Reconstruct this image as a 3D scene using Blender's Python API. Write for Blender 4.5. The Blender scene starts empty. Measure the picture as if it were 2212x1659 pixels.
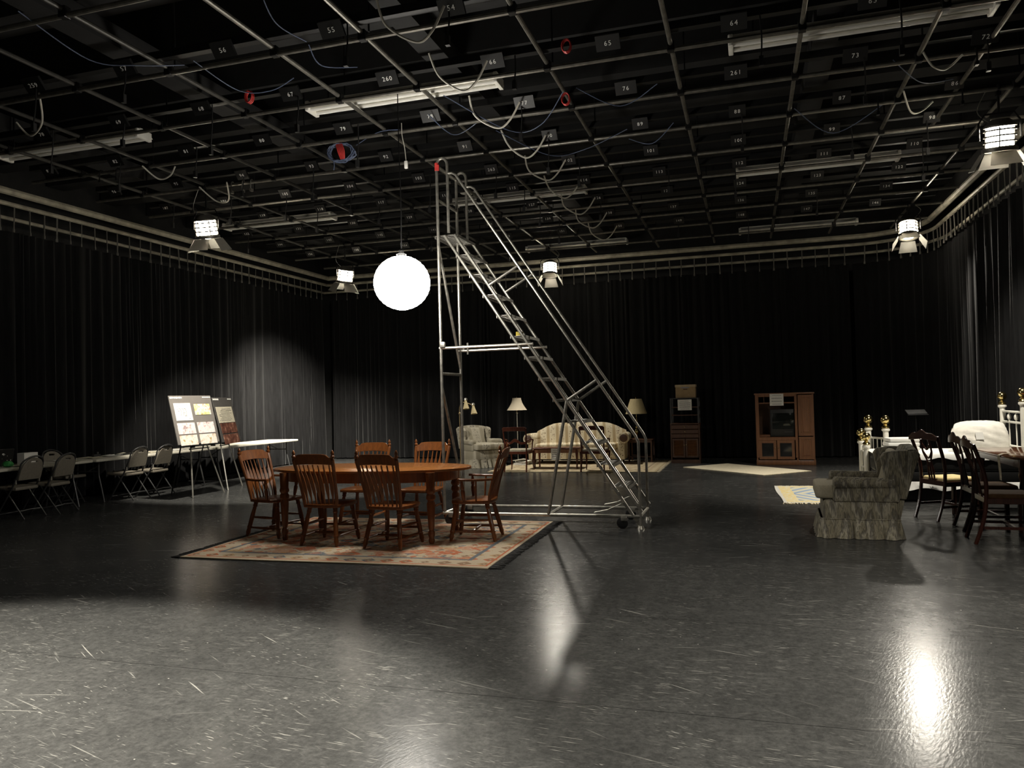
import bpy, bmesh, math, random
from mathutils import Vector as V, Matrix, Euler
from mathutils.geometry import tessellate_polygon
random.seed(11)
PI = math.pi
sc = bpy.context.scene
COL = sc.collection
# ------------------------------------------------------------------ camera
cam = bpy.data.cameras.new('camera'); cam.sensor_width = 36; cam.lens = 36 * 1665 / 2212
cam.clip_start = .05; cam.clip_end = 200
co = bpy.data.objects.new('camera', cam); COL.objects.link(co)
psi, pit, rol = math.radians(17), math.atan(33.5 / 1665), math.radians(1.5)
F0 = V((-math.sin(psi), math.cos(psi), 0)); R0 = V((math.cos(psi), math.sin(psi), 0)); Z0 = V((0, 0, 1))
FW = math.cos(pit) * F0 + math.sin(pit) * Z0; U0 = math.cos(pit) * Z0 - math.sin(pit) * F0
RT = math.cos(rol) * R0 - math.sin(rol) * U0; UP = math.sin(rol) * R0 + math.cos(rol) * U0
mw = Matrix((RT, UP, -FW)).transposed().to_4x4(); mw.translation = V((0, 0, 1.5))
co.matrix_world = mw
sc.camera = co
# ------------------------------------------------------------------ light and exposure
sc.view_settings.view_transform = 'Standard'; sc.view_settings.look = 'None'
sc.view_settings.exposure = 0.0; sc.view_settings.gamma = 1.0
sc.view_settings.use_curve_mapping = False
wd = bpy.data.worlds.new('world'); sc.world = wd; wd.use_nodes = True
wd.node_tree.nodes['Background'].inputs[0].default_value = (.5, .55, .6, 1)
wd.node_tree.nodes['Background'].inputs[1].default_value = .002
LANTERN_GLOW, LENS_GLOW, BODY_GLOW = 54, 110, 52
# fresnels: position, aim point, watts, cone degrees, blend
FRESNELS = [
    ((-8.05, 10.14, 4.30), (-8.45, 13.2, .3), 1200, 84, .25),
    ((-8.26, 14.88, 4.26), (-10.7, 16.4, .2), 4200, 84, .95),
    ((-4.297, 17.30, 4.478), (-3.9, 14.8, .2), 700, 106, .9),
    ((2.974, 16.00, 4.488), (2.6, 12.4, .2), 760, 116, .8),
    ((2.875, 10.14, 4.364), (3.0, 12.2, .5), 650, 92, .5),
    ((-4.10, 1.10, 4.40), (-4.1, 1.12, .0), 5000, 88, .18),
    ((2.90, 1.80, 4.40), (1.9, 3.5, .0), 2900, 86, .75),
]
# ------------------------------------------------------------------ materials
def C4(c): return (c[0], c[1], c[2], 1)
class NT:
    def __init__(s, name):
        s.m = bpy.data.materials.new(name); s.m.use_nodes = True; s.t = s.m.node_tree
        s.b = s.t.nodes['Principled BSDF']
    def n(s, typ, **kw):
        o = s.t.nodes.new(typ)
        for k, v in kw.items(): setattr(o, k, v)
        return o
    def set(s, inp, v):
        if isinstance(v, bpy.types.NodeSocket): s.t.links.new(v, inp)
        elif isinstance(v, (tuple, list)) and len(v) == 3 and inp.type == 'RGBA': inp.default_value = C4(v)
        else: inp.default_value = v
    def math(s, op, a, b=0.0, c=None):
        o = s.n('ShaderNodeMath', operation=op); s.set(o.inputs[0], a); s.set(o.inputs[1], b)
        if c is not None: s.set(o.inputs[2], c)
        return o.outputs[0]
    def coord(s, scale=(1, 1, 1), rot=(0, 0, 0), kind='Object'):
        tc = s.n('ShaderNodeTexCoord'); mp = s.n('ShaderNodeMapping')
        s.t.links.new(tc.outputs[kind], mp.inputs[0]); mp.inputs['Scale'].default_value = scale; mp.inputs['Rotation'].default_value = rot
        return mp.outputs[0]
    def coord_r(s, scale, ang):                 # turned first, then stretched
        tc = s.n('ShaderNodeTexCoord'); mp = s.n('ShaderNodeMapping', vector_type='TEXTURE')
        s.t.links.new(tc.outputs['Object'], mp.inputs[0]); mp.inputs['Scale'].default_value = tuple(1 / v for v in scale); mp.inputs['Rotation'].default_value = (0, 0, ang)
        return mp.outputs[0]
    def noise(s, vec, scale, detail=3, rough=.5):
        o = s.n('ShaderNodeTexNoise'); s.set(o.inputs['Vector'], vec); o.inputs['Scale'].default_value = scale
        o.inputs['Detail'].default_value = detail; o.inputs['Roughness'].default_value = rough
        return o.outputs[0]
    def ramp(s, f, stops, interp='LINEAR'):
        o = s.n('ShaderNodeValToRGB'); s.set(o.inputs[0], f); r = o.color_ramp; r.interpolation = interp
        while len(r.elements) < len(stops): r.elements.new(.5)
        for e, (p, c) in zip(r.elements, stops): e.position = p; e.color = C4(c)
        return o.outputs[0]
    def mix(s, f, a, b):
        o = s.n('ShaderNodeMix', data_type='RGBA'); s.set(o.inputs[0], f); s.set(o.inputs[6], a); s.set(o.inputs[7], b)
        return o.outputs[2]
    def bump(s, h, st=.3, dist=.01):
        o = s.n('ShaderNodeBump'); o.inputs['Strength'].default_value = st; o.inputs['Distance'].default_value = dist
        s.set(o.inputs['Height'], h); s.t.links.new(o.outputs[0], s.b.inputs['Normal'])
    def sep(s, vec):
        o = s.n('ShaderNodeSeparateXYZ'); s.set(o.inputs[0], vec); return o.outputs
def mat(name, col, rough=.5, metal=0.0, var=.25, scale=8, bump=0, stretch=(1, 1, 1), emit=None, spec=None, alpha=None, trans=None, sheen=0):
    t = NT(name); b = t.b
    v = t.noise(t.coord(stretch), scale, 4)
    lo = tuple(x * (1 - var) for x in col); hi = tuple(min(1, x * (1 + var)) for x in col)
    t.set(b.inputs['Base Color'], t.ramp(v, [(.3, lo), (.7, hi)]))
    b.inputs['Roughness'].default_value = rough; b.inputs['Metallic'].default_value = metal
    if spec is not None: b.inputs['Specular IOR Level'].default_value = spec
    if sheen: b.inputs['Sheen Weight'].default_value = sheen
    if trans: b.inputs['Transmission Weight'].default_value = trans
    if bump: t.bump(v, bump)
    if emit:
        b.inputs['Emission Color'].default_value = C4(emit[0]); b.inputs['Emission Strength'].default_value = emit[1]
    return t.m
def wood(name, c1, c2, rough=.3, stretch=(14, 14, 1.2), scale=3):
    t = NT(name); v = t.noise(t.coord(stretch), scale, 5, .6)
    t.set(t.b.inputs['Base Color'], t.ramp(v, [(.3, c1), (.7, c2)])); t.b.inputs['Roughness'].default_value = rough
    t.bump(v, .08, .004); return t.m
def floor_mat():
    t = NT('black_studio_floor'); b = t.b
    big = t.noise(t.coord(), .55, 5, .6); fine = t.noise(t.coord(), 9, 6, .7); mot = t.noise(t.coord(), 30, 5, .75)
    base = t.mix(t.math('MULTIPLY', t.math('MULTIPLY', big, fine), t.ramp(mot, [(.32, (.55, .55, .55)), (.68, (1.8, 1.8, 1.8))])), (.016, .0165, .0165), (.105, .106, .103))
    masks = []
    for k, (ang, sx, sy, th, sc_) in enumerate(((1.25, 46, 1.0, .69, 1.0), (1.75, 56, 1.3, .70, .9), (1.0, 50, 1.6, .71, 1.1), (1.95, 60, 1.8, .71, 1.0), (1.5, 120, 6, .66, 1.2), (1.3, 80, 8, .665, 1.6))):
        v = t.noise(t.coord_r((sx, sy, 1), ang), sc_, 2, .4)
        g = t.noise(t.coord((1, 1, 1), (0, 0, k)), .8 + .2 * k, 2)
        masks.append(t.math('MULTIPLY', t.ramp(v, [(th, (0, 0, 0)), (th + .05, (1, 1, 1))]), t.ramp(g, [(.46, (0, 0, 0)), (.62, (1, 1, 1))])))
    s = masks[0]
    for m in masks[1:]: s = t.math('MAXIMUM', s, m)
    vo = t.n('ShaderNodeTexVoronoi', feature='F1'); t.set(vo.inputs['Vector'], t.coord()); vo.inputs['Scale'].default_value = 9
    sp = t.math('MULTIPLY', t.math('LESS_THAN', vo.outputs['Distance'], .045), t.math('GREATER_THAN', t.sep(vo.outputs['Color'])[0], .84))
    s = t.math('MAXIMUM', t.math('MULTIPLY', s, .55), t.math('MULTIPLY', sp, .7))
    col = t.mix(s, base, (.36, .355, .33))
    xyz = t.sep(t.coord())                     # seams between the rolls of vinyl
    seam = t.math('LESS_THAN', t.math('ABSOLUTE', t.math('SUBTRACT', t.math('FRACT', t.math('DIVIDE', t.math('ADD', xyz[1], .15), 1.55)), .5)), .0016)
    col = t.mix(seam, col, (.010, .010, .010))
    t.set(b.inputs['Base Color'], col)
    r = t.math('ADD', t.math('MULTIPLY', fine, .14), t.math('MULTIPLY', big, .14)); r = t.math('ADD', r, .07)
    t.set(b.inputs['Roughness'], t.math('ADD', r, t.math('MULTIPLY', s, .2)))
    b.inputs['Specular IOR Level'].default_value = .035
    h = t.math('ADD', t.noise(t.coord_r((1, 3, 1), 1.2), 24, 3), t.math('MULTIPLY', t.noise(t.coord(), 2.2, 2), 1.6))
    t.bump(h, .10, .006)
    return t.m
def rug_mat(name, hx, hy, ground, motif, b1=.04, b2=.30):
    t = NT(name); c = t.coord(); x, y, _ = t.sep(c)
    d = t.math('MINIMUM', t.math('SUBTRACT', hx, t.math('ABSOLUTE', x)), t.math('SUBTRACT', hy, t.math('ABSOLUTE', y)))
    def vor(scale, rnd, cc):
        vo = t.n('ShaderNodeTexVoronoi', distance='MANHATTAN'); t.set(vo.inputs['Vector'], cc); vo.inputs['Scale'].default_value = scale; vo.inputs['Randomness'].default_value = rnd
        return vo.outputs
    v1 = vor(5.2, .0, c); v2 = vor(11, .8, c); v3 = vor(3.1, .35, t.coord((1, 1.3, 1))); v4 = vor(26, 1, c)
    n1 = len(motif)
    pal = lambda f: t.ramp(f, [(i / n1, m) for i, m in enumerate(motif)], 'CONSTANT')
    v5 = vor(17, .9, c); warp = t.noise(c, 3.5, 3, .6)
    field = t.mix(t.math('LESS_THAN', v2[0], .62), ground, pal(t.sep(v2[1])[0]))
    field = t.mix(t.math('LESS_THAN', v3[0], .52), field, t.mix(t.math('LESS_THAN', v3[0], .30), pal(t.sep(v3[1])[2]), pal(t.sep(v3[1])[1])))
    field = t.mix(t.math('LESS_THAN', v5[0], .34), field, t.mix(t.math('GREATER_THAN', t.sep(v5[1])[1], .45), motif[2], ground))
    field = t.mix(t.math('MULTIPLY', t.math('GREATER_THAN', warp, .54), .55), field, motif[4])
    field = t.mix(t.math('LESS_THAN', v4[0], .30), field, t.mix(t.math('GREATER_THAN', t.sep(v4[1])[0], .5), ground, motif[3]))
    brd = t.mix(t.math('LESS_THAN', v1[0], .46), ground, t.mix(t.math('LESS_THAN', v1[0], .30), pal(t.sep(v1[1])[0]), motif[-1]))
    brd = t.mix(t.math('LESS_THAN', v1[0], .14), brd, ground)
    brd = t.mix(t.math('LESS_THAN', v4[0], .24), brd, motif[3])
    col = t.mix(t.math('GREATER_THAN', d, b2), brd, field)
    line = t.math('LESS_THAN', t.math('ABSOLUTE', t.math('SUBTRACT', d, b2)), .022)
    col = t.mix(line, col, motif[2])
    line = t.math('LESS_THAN', t.math('ABSOLUTE', t.math('SUBTRACT', d, b1 + .03)), .012)
    col = t.mix(line, col, motif[1]); col = t.mix(t.math('LESS_THAN', d, b1), col, ground)
    w = t.noise(t.coord(), 60, 2); col = t.mix(t.math('MULTIPLY', w, .2), col, (.2, .17, .13))
    t.set(t.b.inputs['Base Color'], col); t.b.inputs['Roughness'].default_value = .95; t.b.inputs['Specular IOR Level'].default_value = .1
    t.bump(w, .4, .006); return t.m
def flame_mat():
    t = NT('grey_flame_stitch'); x, y, z = t.sep(t.coord()); h = t.math('ADD', x, y)
    wob = t.noise(t.coord((1, 1, .5)), 5, 3, .6); n = t.noise(t.coord((1, 1, .10)), 60, 4, .65)
    zig = t.math('ABSOLUTE', t.math('SUBTRACT', t.math('FRACT', t.math('ADD', t.math('MULTIPLY', h, 4.6), t.math('MULTIPLY', wob, .9))), .5))
    f = t.math('FRACT', t.math('ADD', t.math('MULTIPLY', z, 2.6), t.math('ADD', t.math('MULTIPLY', zig, 2.0), t.math('ADD', t.math('MULTIPLY', n, 1.5), wob))))
    col = t.ramp(f, [(0, (.07, .064, .05)), (.22, (.28, .25, .18)), (.42, (.10, .092, .07)), (.60, (.38, .35, .27)), (.8, (.15, .14, .125)), (1, (.07, .064, .05))])
    col = t.mix(t.math('MULTIPLY', n, .45), col, (.15, .135, .10))
    t.set(t.b.inputs['Base Color'], col); t.b.inputs['Roughness'].default_value = .95; t.b.inputs['Specular IOR Level'].default_value = .15
    t.bump(n, .3, .004); return t.m
def floral_mat(name, base, tan, dark, k=4.5):
    t = NT(name); x, y, z = t.sep(t.coord())
    s = t.math('SINE', t.math('MULTIPLY', t.math('ADD', x, t.math('MULTIPLY', y, .25)), k * 2 * PI))
    n = t.noise(t.coord(), 34, 4, .7)
    vo = t.n('ShaderNodeTexVoronoi'); t.set(vo.inputs['Vector'], t.coord()); vo.inputs['Scale'].default_value = 22
    fl = t.math('MULTIPLY', t.math('LESS_THAN', vo.outputs[0], .42), t.math('GREATER_THAN', n, .5))
    col = t.mix(t.ramp(s, [(.35, (0, 0, 0)), (.75, (1, 1, 1))]), base, tan)
    fl = t.math('MULTIPLY', fl, t.math('LESS_THAN', s, -.1))
    col = t.mix(fl, col, dark)
    t.set(t.b.inputs['Base Color'], col); t.b.inputs['Roughness'].default_value = .9; t.bump(n, .2, .004); return t.m
M = {}
M['floor'] = floor_mat()
M['wall'] = mat('black_wall_paint', (.012, .012, .012), .85)
M['ceil'] = mat('dim_ceiling_deck', (.13, .122, .10), .9, scale=1.5, var=.4)
M['joist'] = mat('black_joist_paint', (.007, .007, .007), .85)
M['velour'] = mat('black_velour', (.0085, .0085, .0088), .95, scale=30, var=.3, sheen=.08, spec=.1, stretch=(1, 1, .1))
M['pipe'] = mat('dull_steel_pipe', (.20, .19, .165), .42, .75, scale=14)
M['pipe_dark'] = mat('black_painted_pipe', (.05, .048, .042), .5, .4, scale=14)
M['rail'] = mat('cream_painted_rail', (.38, .355, .28), .5, .1, scale=5, var=.35)
M['black'] = mat('black_plastic', (.005, .005, .005), .5)
M['black_metal'] = mat('black_metal', (.014, .014, .014), .4, .5)
M['tie'] = mat('grey_curtain_tie', (.13, .125, .11), .8)
M['digit'] = mat('white_digit_paint', (.92, .91, .87), .7, var=.05)
M['fixture'] = mat('white_enamel_fixture', (.80, .78, .71), .4, var=.08)
M['tube'] = mat('white_glass_tube', (.80, .79, .74), .2, var=.04)
M['cable_white'] = mat('white_cable', (.52, .50, .43), .5, var=.1)
M['cable_blue'] = mat('blue_cable', (.085, .11, .18), .5)
M['cable_black'] = mat('black_cable', (.012, .012, .012), .5)
M['red'] = mat('red_cord', (.55, .045, .04), .5)
M['steel'] = mat('galvanised_steel', (.40, .385, .34), .38, .85, scale=18)
M['tread'] = mat('steel_tread', (.33, .32, .29), .5, .8, scale=30)
M['yellow'] = mat('yellow_tape', (.65, .50, .06), .5)
M['lamp_body'] = mat('grey_lamp_housing', (.16, .15, .13), .45, .6)
M['barn'] = mat('aluminium_barn_door', (.50, .48, .42), .45, .5, var=.1)
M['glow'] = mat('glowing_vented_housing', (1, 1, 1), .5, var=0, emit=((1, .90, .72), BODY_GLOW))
M['lens'] = mat('lit_lens', (1, 1, 1), .3, var=0, emit=((1, .93, .78), LENS_GLOW))
M['lantern'] = mat('lit_rice_paper', (.95, .93, .88), .8, var=.02, emit=((1, .95, .86), LANTERN_GLOW))
M['cherry'] = wood('maple_stained_wood', (.13, .040, .011), (.25, .085, .021), .28)
M['tabletop'] = wood('polished_table_top', (.26, .095, .026), (.38, .15, .042), .22, (1.2, 14, 14))
M['mahog'] = wood('dark_mahogany', (.020, .006, .004), (.040, .012, .0075), .25)
M['rosewood'] = wood('dark_red_wood', (.055, .014, .008), (.10, .028, .014), .25)
M['mahog_top'] = wood('glossy_mahogany_top', (.085, .032, .014), (.13, .05, .02), .08, (14, 1.2, 14))
M['oak'] = wood('brown_cabinet_wood', (.15, .062, .026), (.23, .10, .042), .4)
M['walnut'] = wood('dark_brown_cabinet_wood', (.060, .024, .010), (.095, .040, .018), .5)
M['flame'] = flame_mat()
M['plaincush'] = mat('plain_taupe_cloth', (.30, .27, .20), .95, scale=60, var=.1, spec=.1)
M['sofa'] = floral_mat('cream_striped_floral', (.62, .55, .40), (.40, .31, .18), (.22, .16, .10))
M['floral'] = floral_mat('grey_floral_stripe', (.36, .33, .26), (.25, .225, .165), (.12, .11, .09), 3.2)
M['seatcloth'] = mat('buff_seat_cloth', (.30, .27, .20), .9, scale=40)
M['brownseat'] = mat('brown_seat_leather', (.06, .033, .016), .9, scale=30, spec=.1)
M['yellowcloth'] = mat('pale_yellow_seat_cloth', (.68, .55, .26), .9, scale=40, var=.1)
M['shade'] = mat('cream_lamp_shade', (.56, .49, .37), .8, scale=3, var=.05, stretch=(30, 30, .1))
M['shade2'] = mat('yellowish_lamp_shade', (.55, .46, .26), .8, scale=20, var=.06)
M['brass'] = mat('polished_brass', (.75, .60, .26), .16, 1, var=.08)
M['oldbrass'] = mat('dull_brass', (.36, .27, .15), .35, .8)
M['whitepaint'] = mat('white_enamel_paint', (.80, .78, .70), .35, var=.04)
M['linen'] = mat('white_linen', (.80, .79, .75), .85, scale=5, var=.04, bump=.3)
M['pillow'] = mat('white_quilted_sham', (.74, .71, .64), .85, scale=9, var=.14, bump=.6, stretch=(.8, .8, 3.0))
M['paper'] = mat('white_paper', (.72, .71, .67), .7, var=.03)
M['cream_paper'] = mat('cream_paper', (.60, .55, .42), .7, var=.06)
M['ink'] = mat('grey_print', (.16, .16, .16), .8)
M['card'] = mat('brown_cardboard', (.33, .23, .12), .8, scale=12, var=.1)
M['cardlight'] = mat('pale_cardboard', (.42, .33, .21), .8, scale=12, var=.1)
M['bluelabel'] = mat('dusty_blue_label', (.20, .22, .28), .6)
M['tabwhite'] = mat('speckled_white_laminate', (.58, .55, .46), .45, scale=30, var=.08)
M['foldpad'] = mat('taupe_vinyl_pad', (.20, .178, .14), .55, scale=30, var=.1)
M['foldframe'] = mat('grey_tube_frame', (.10, .10, .10), .35, .7)
M['alu'] = mat('brushed_aluminium', (.58, .56, .50), .35, .8)
M['board'] = mat('grey_foam_board', (.17, .155, .14), .8, var=.06)
M['board2'] = mat('dark_grey_foam_board', (.06, .055, .05), .8, var=.1)
M['tvglass'] = mat('dark_tv_glass', (.010, .012, .011), .08)
M['glass'] = mat('cabinet_glass', (.02, .02, .02), .06)
M['green'] = mat('green_bag', (.03, .22, .05), .5)
M['rug'] = rug_mat('cream_persian_pile', 1.65, 1.30, (.56, .46, .33), [(.56, .46, .33), (.50, .15, .07), (.15, .17, .19), (.50, .34, .18), (.52, .20, .11), (.30, .19, .12)])
M['rug2'] = rug_mat('beige_floral_pile', 1.75, 1.40, (.50, .42, .28), [(.50, .42, .28), (.38, .30, .18), (.28, .22, .15), (.44, .36, .23), (.34, .27, .17), (.30, .22, .14)])
M['rugcream'] = mat('cream_wool_pile', (.78, .70, .52), .95, scale=25, var=.08, bump=.4)
M['fringe_black'] = mat('black_fringe_yarn', (.012, .011, .011), .9)
M['fringe_cream'] = mat('cream_fringe_yarn', (.72, .63, .45), .9)
M['screen_stand'] = mat('charcoal_stand', (.045, .045, .045), .5, .3)
def bluerug_mat():
    t = NT('blue_yellow_medallion_pile'); x, y, _ = t.sep(t.coord())
    d = t.math('MINIMUM', t.math('SUBTRACT', .5, t.math('ABSOLUTE', x)), t.math('SUBTRACT', .98, t.math('ABSOLUTE', y)))
    dia = t.math('FRACT', t.math('MULTIPLY', t.math('ADD', t.math('MULTIPLY', t.math('ABSOLUTE', x), 1.6), t.math('ABSOLUTE', y)), 3.1))
    f = t.ramp(dia, [(0, (.62, .60, .50)), (.35, (.20, .30, .48)), (.6, (.42, .50, .58)), (.8, (.66, .60, .40))], 'CONSTANT')
    n = t.noise(t.coord(), 26, 2); b = t.ramp(n, [(.45, (.72, .58, .26)), (.55, (.70, .66, .52))], 'CONSTANT')
    col = t.mix(t.math('GREATER_THAN', d, .22), b, f); col = t.mix(t.math('LESS_THAN', d, .05), col, (.62, .60, .55))
    t.set(t.b.inputs['Base Color'], col); t.b.inputs['Roughness'].default_value = .95; return t.m
M['bluerug'] = bluerug_mat()
def photo_mat(name, cols, scale):
    t = NT(name); n = t.noise(t.coord((1, 2.2, 1)), scale, 3, .6)
    t.set(t.b.inputs['Base Color'], t.ramp(n, [(.30 + .4 * i / (len(cols) - 1), c) for i, c in enumerate(cols)])); t.b.inputs['Roughness'].default_value = .5
    return t.m
M['ph_pink'] = photo_mat('pale_pink_photo_print', [(.16, .07, .07), (.80, .66, .64), (.85, .80, .78), (.55, .28, .26)], 9)
M['ph_yel'] = photo_mat('yellow_photo_print', [(.25, .12, .06), (.80, .72, .30), (.85, .82, .75), (.6, .25, .1)], 9)
M['ph_peach'] = photo_mat('peach_photo_print', [(.45, .25, .15), (.84, .74, .62), (.85, .80, .75), (.5, .36, .12)], 9)
M['ph_dark'] = photo_mat('dark_red_photo_print', [(.03, .01, .008), (.12, .045, .03), (.20, .08, .05), (.45, .25, .18)], 8)
# ------------------------------------------------------------------ mesh builder
class MB:
    def __init__(s): s.v = []; s.f = []
    def add(s, vs, fs, mx=None):
        o = len(s.v)
        s.v += [tuple(mx @ V(p)) if mx else tuple(p) for p in vs]; s.f += [tuple(i + o for i in f) for f in fs]; return s
    def box(s, c, d, rot=None, taper=None):
        hx, hy, hz = d[0] / 2, d[1] / 2, d[2] / 2; k = taper or (1, 1)
        vs = [(-hx, -hy, -hz), (hx, -hy, -hz), (hx, hy, -hz), (-hx, hy, -hz), (-hx * k[0], -hy * k[1], hz), (hx * k[0], -hy * k[1], hz), (hx * k[0], hy * k[1], hz), (-hx * k[0], hy * k[1], hz)]
        mx = Matrix.Translation(c)
        if rot: mx = mx @ Euler(rot).to_matrix().to_4x4()
        return s.add(vs, [(0, 3, 2, 1), (4, 5, 6, 7), (0, 1, 5, 4), (1, 2, 6, 5), (2, 3, 7, 6), (3, 0, 4, 7)], mx)
    def rings(s, rings, cap=True, closed=True):
        o = len(s.v); n = len(rings[0])
        for r in rings: s.v += [tuple(p) for p in r]
        for i in range(len(rings) - 1):
            for j in range(n if closed else n - 1):
                a, b = o + i * n + j, o + i * n + (j + 1) % n
                s.f.append((a, b, b + n, a + n))
        if cap:
            s.f.append(tuple(o + j for j in reversed(range(n)))); e = o + (len(rings) - 1) * n; s.f.append(tuple(e + j for j in range(n)))
        return s
    def turned(s, p0, p1, prof, n=10):
        p0, p1 = V(p0), V(p1); d = p1 - p0; L = d.normalized(); a = L.orthogonal().normalized(); b = L.cross(a)
        return s.rings([[p0 + d * t + (a * math.cos(2 * PI * j / n) + b * math.sin(2 * PI * j / n)) * r for j in range(n)] for t, r in prof])
    def cyl(s, p0, p1, r, r2=None, n=10): return s.turned(p0, p1, [(0, r), (1, r if r2 is None else r2)], n)
    def lathe(s, c, prof, n=16):
        c = V(c); return s.rings([[c + V((r * math.cos(2 * PI * j / n), r * math.sin(2 * PI * j / n), z)) for j in range(n)] for z, r in prof])
    def ball(s, c, r, n=12, m=8, sz=1):
        return s.lathe(c, [(-r * sz * math.cos(PI * i / m), max(r * math.sin(PI * i / m), 1e-4)) for i in range(m + 1)], n)
    def tube(s, pts, r, n=8, closed=False):
        P = [V(p) for p in pts]; m = len(P); rings = []; a = None
        for i in range(m):
            t = (P[(i + 1) % m] - P[i - 1]) if closed else (P[min(i + 1, m - 1)] - P[max(i - 1, 0)])
            t.normalize()
            a = t.orthogonal().normalized() if a is None else (a - t * a.dot(t)).normalized()
            b = t.cross(a); rr = r[i] if isinstance(r, (list, tuple)) else r
            rings.append([P[i] + (a * math.cos(2 * PI * j / n) + b * math.sin(2 * PI * j / n)) * rr for j in range(n)])
        if closed: rings.append(rings[0])
        return s.rings(rings, cap=not closed)
    def strip(s, pts, w, th, side=(0, 1, 0)):          # rectangular section swept along pts: w along side, th across
        P = [V(p) for p in pts]; sd = V(side).normalized(); rings = []
        for i in range(len(P)):
            t = (P[min(i + 1, len(P) - 1)] - P[max(i - 1, 0)]).normalized(); u = sd.cross(t).normalized()
            ww = w[i] if isinstance(w, (list, tuple)) else w
            rings.append([P[i] + sd * (a * ww / 2) + u * (b * th / 2) for a, b in ((-1, -1), (1, -1), (1, 1), (-1, 1))])
        return s.rings(rings)
    def prism(s, outer, depth, mx=None, holes=()):      # outline in XY, extruded in Z by depth (centred)
        loops = [list(outer)] + [list(h) for h in holes]
        tris = tessellate_polygon([[V((x, y, 0)) for x, y in l] for l in loops])
        flat = [p for l in loops for p in l]; N = len(flat)
        vs = [(x, y, -depth / 2) for x, y in flat] + [(x, y, depth / 2) for x, y in flat]; fs = []
        for t in tris: fs.append((t[0], t[1], t[2])); fs.append((t[2] + N, t[1] + N, t[0] + N))
        o = 0
        for l in loops:
            k = len(l)
            for i in range(k): fs.append((o + i, o + (i + 1) % k, o + (i + 1) % k + N, o + i + N))
            o += k
        return s.add(vs, fs, mx)
    def build(s, name, material, parent=None, smooth=True, bevel=0, seg=2, ang=35):
        me = bpy.data.meshes.new(name); me.from_pydata(s.v, [], s.f)
        bm = bmesh.new(); bm.from_mesh(me)
        bmesh.ops.recalc_face_normals(bm, faces=bm.faces)
        if bevel:
            ed = [e for e in bm.edges if len(e.link_faces) == 2 and e.calc_face_angle(0) > math.radians(40)]
            bmesh.ops.bevel(bm, geom=ed, offset=bevel, segments=seg, profile=.5, affect='EDGES', clamp_overlap=True)
        bm.to_mesh(me); bm.free()
        if smooth: me.shade_smooth(); me.set_sharp_from_angle(angle=math.radians(ang))
        me.materials.append(material if not isinstance(material, str) else M[material])
        o = bpy.data.objects.new(name, me); COL.objects.link(o)
        if parent: o.parent = parent
        return o
def tag(o, label, cat, group=None, kind=None):
    o['label'] = label; o['category'] = cat
    if group: o['group'] = group
    if kind: o['kind'] = kind
    return o
def thing(name, label, cat, loc=(0, 0, 0), rz=0, group=None):
    o = bpy.data.objects.new(name, None); o.empty_display_size = .1; COL.objects.link(o)
    o.location = loc; o.rotation_euler = (0, 0, rz); return tag(o, label, cat, group)
def struct(o): o['kind'] = 'structure'; return o
KIDS = {}
def copy_tree(o, loc, rz, label, group=None):
    def rec(a, parent):
        c = a.copy(); COL.objects.link(c)
        if parent: c.parent = parent
        for ch in a.children: rec(ch, c)
        return c
    c = rec(o, None); c.location = loc; c.rotation_euler = (0, 0, rz); c['label'] = label
    if group: c['group'] = group
    return c
def share(o, parent, name=None, loc=None, rot=None):
    c = o.copy(); COL.objects.link(c); c.parent = parent
    if loc is not None: c.location = loc
    if rot is not None: c.rotation_euler = rot
    return c
def arc(c, r, a0, a1, n, plane='xz'):
    out = []
    for i in range(n + 1):
        a = a0 + (a1 - a0) * i / n; u, w = r * math.cos(a), r * math.sin(a)
        out.append({'xz': (c[0] + u, c[1], c[2] + w), 'yz': (c[0], c[1] + u, c[2] + w), 'xy': (c[0] + u, c[1] + w, c[2])}[plane])
    return out
def spline(pts, k=8):
    P = [V(p) for p in pts]; out = []
    for i in range(len(P) - 1):
        a, b, c, d = P[max(i - 1, 0)], P[i], P[i + 1], P[min(i + 2, len(P) - 1)]
        for j in range(k):
            t = j / k
            out.append(.5 * ((2 * b) + (c - a) * t + (2 * a - 5 * b + 4 * c - d) * t * t + (3 * b - a - 3 * c + d) * t ** 3))
    out.append(P[-1]); return out
# digit meshes from the built-in font
DIG = {}
def make_digits():
    for ch in '0123456789':
        cu = bpy.data.curves.new('digit', 'FONT'); cu.body = ch; cu.size = 1; cu.resolution_u = 2; cu.extrude = .02; cu.align_x = 'CENTER'
        o = bpy.data.objects.new('digit', cu); COL.objects.link(o); DIG[ch] = o
    dg = bpy.context.evaluated_depsgraph_get()
    for ch, o in list(DIG.items()):
        me = bpy.data.meshes.new_from_object(o.evaluated_get(dg)); DIG[ch] = ([tuple(v.co) for v in me.vertices], [tuple(p.vertices) for p in me.polygons])
        cu = o.data; bpy.data.objects.remove(o); bpy.data.meshes.remove(me); bpy.data.curves.remove(cu)
make_digits()
def number(txt, size, mx):
    mb = MB()
    for i, ch in enumerate(txt):
        v, f = DIG[ch]; mb.add(v, f, mx @ Matrix.Translation(((i - (len(txt) - 1) / 2) * .62 * size, -.36 * size, 0)) @ Matrix.Scale(size, 4))
    return mb
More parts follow.
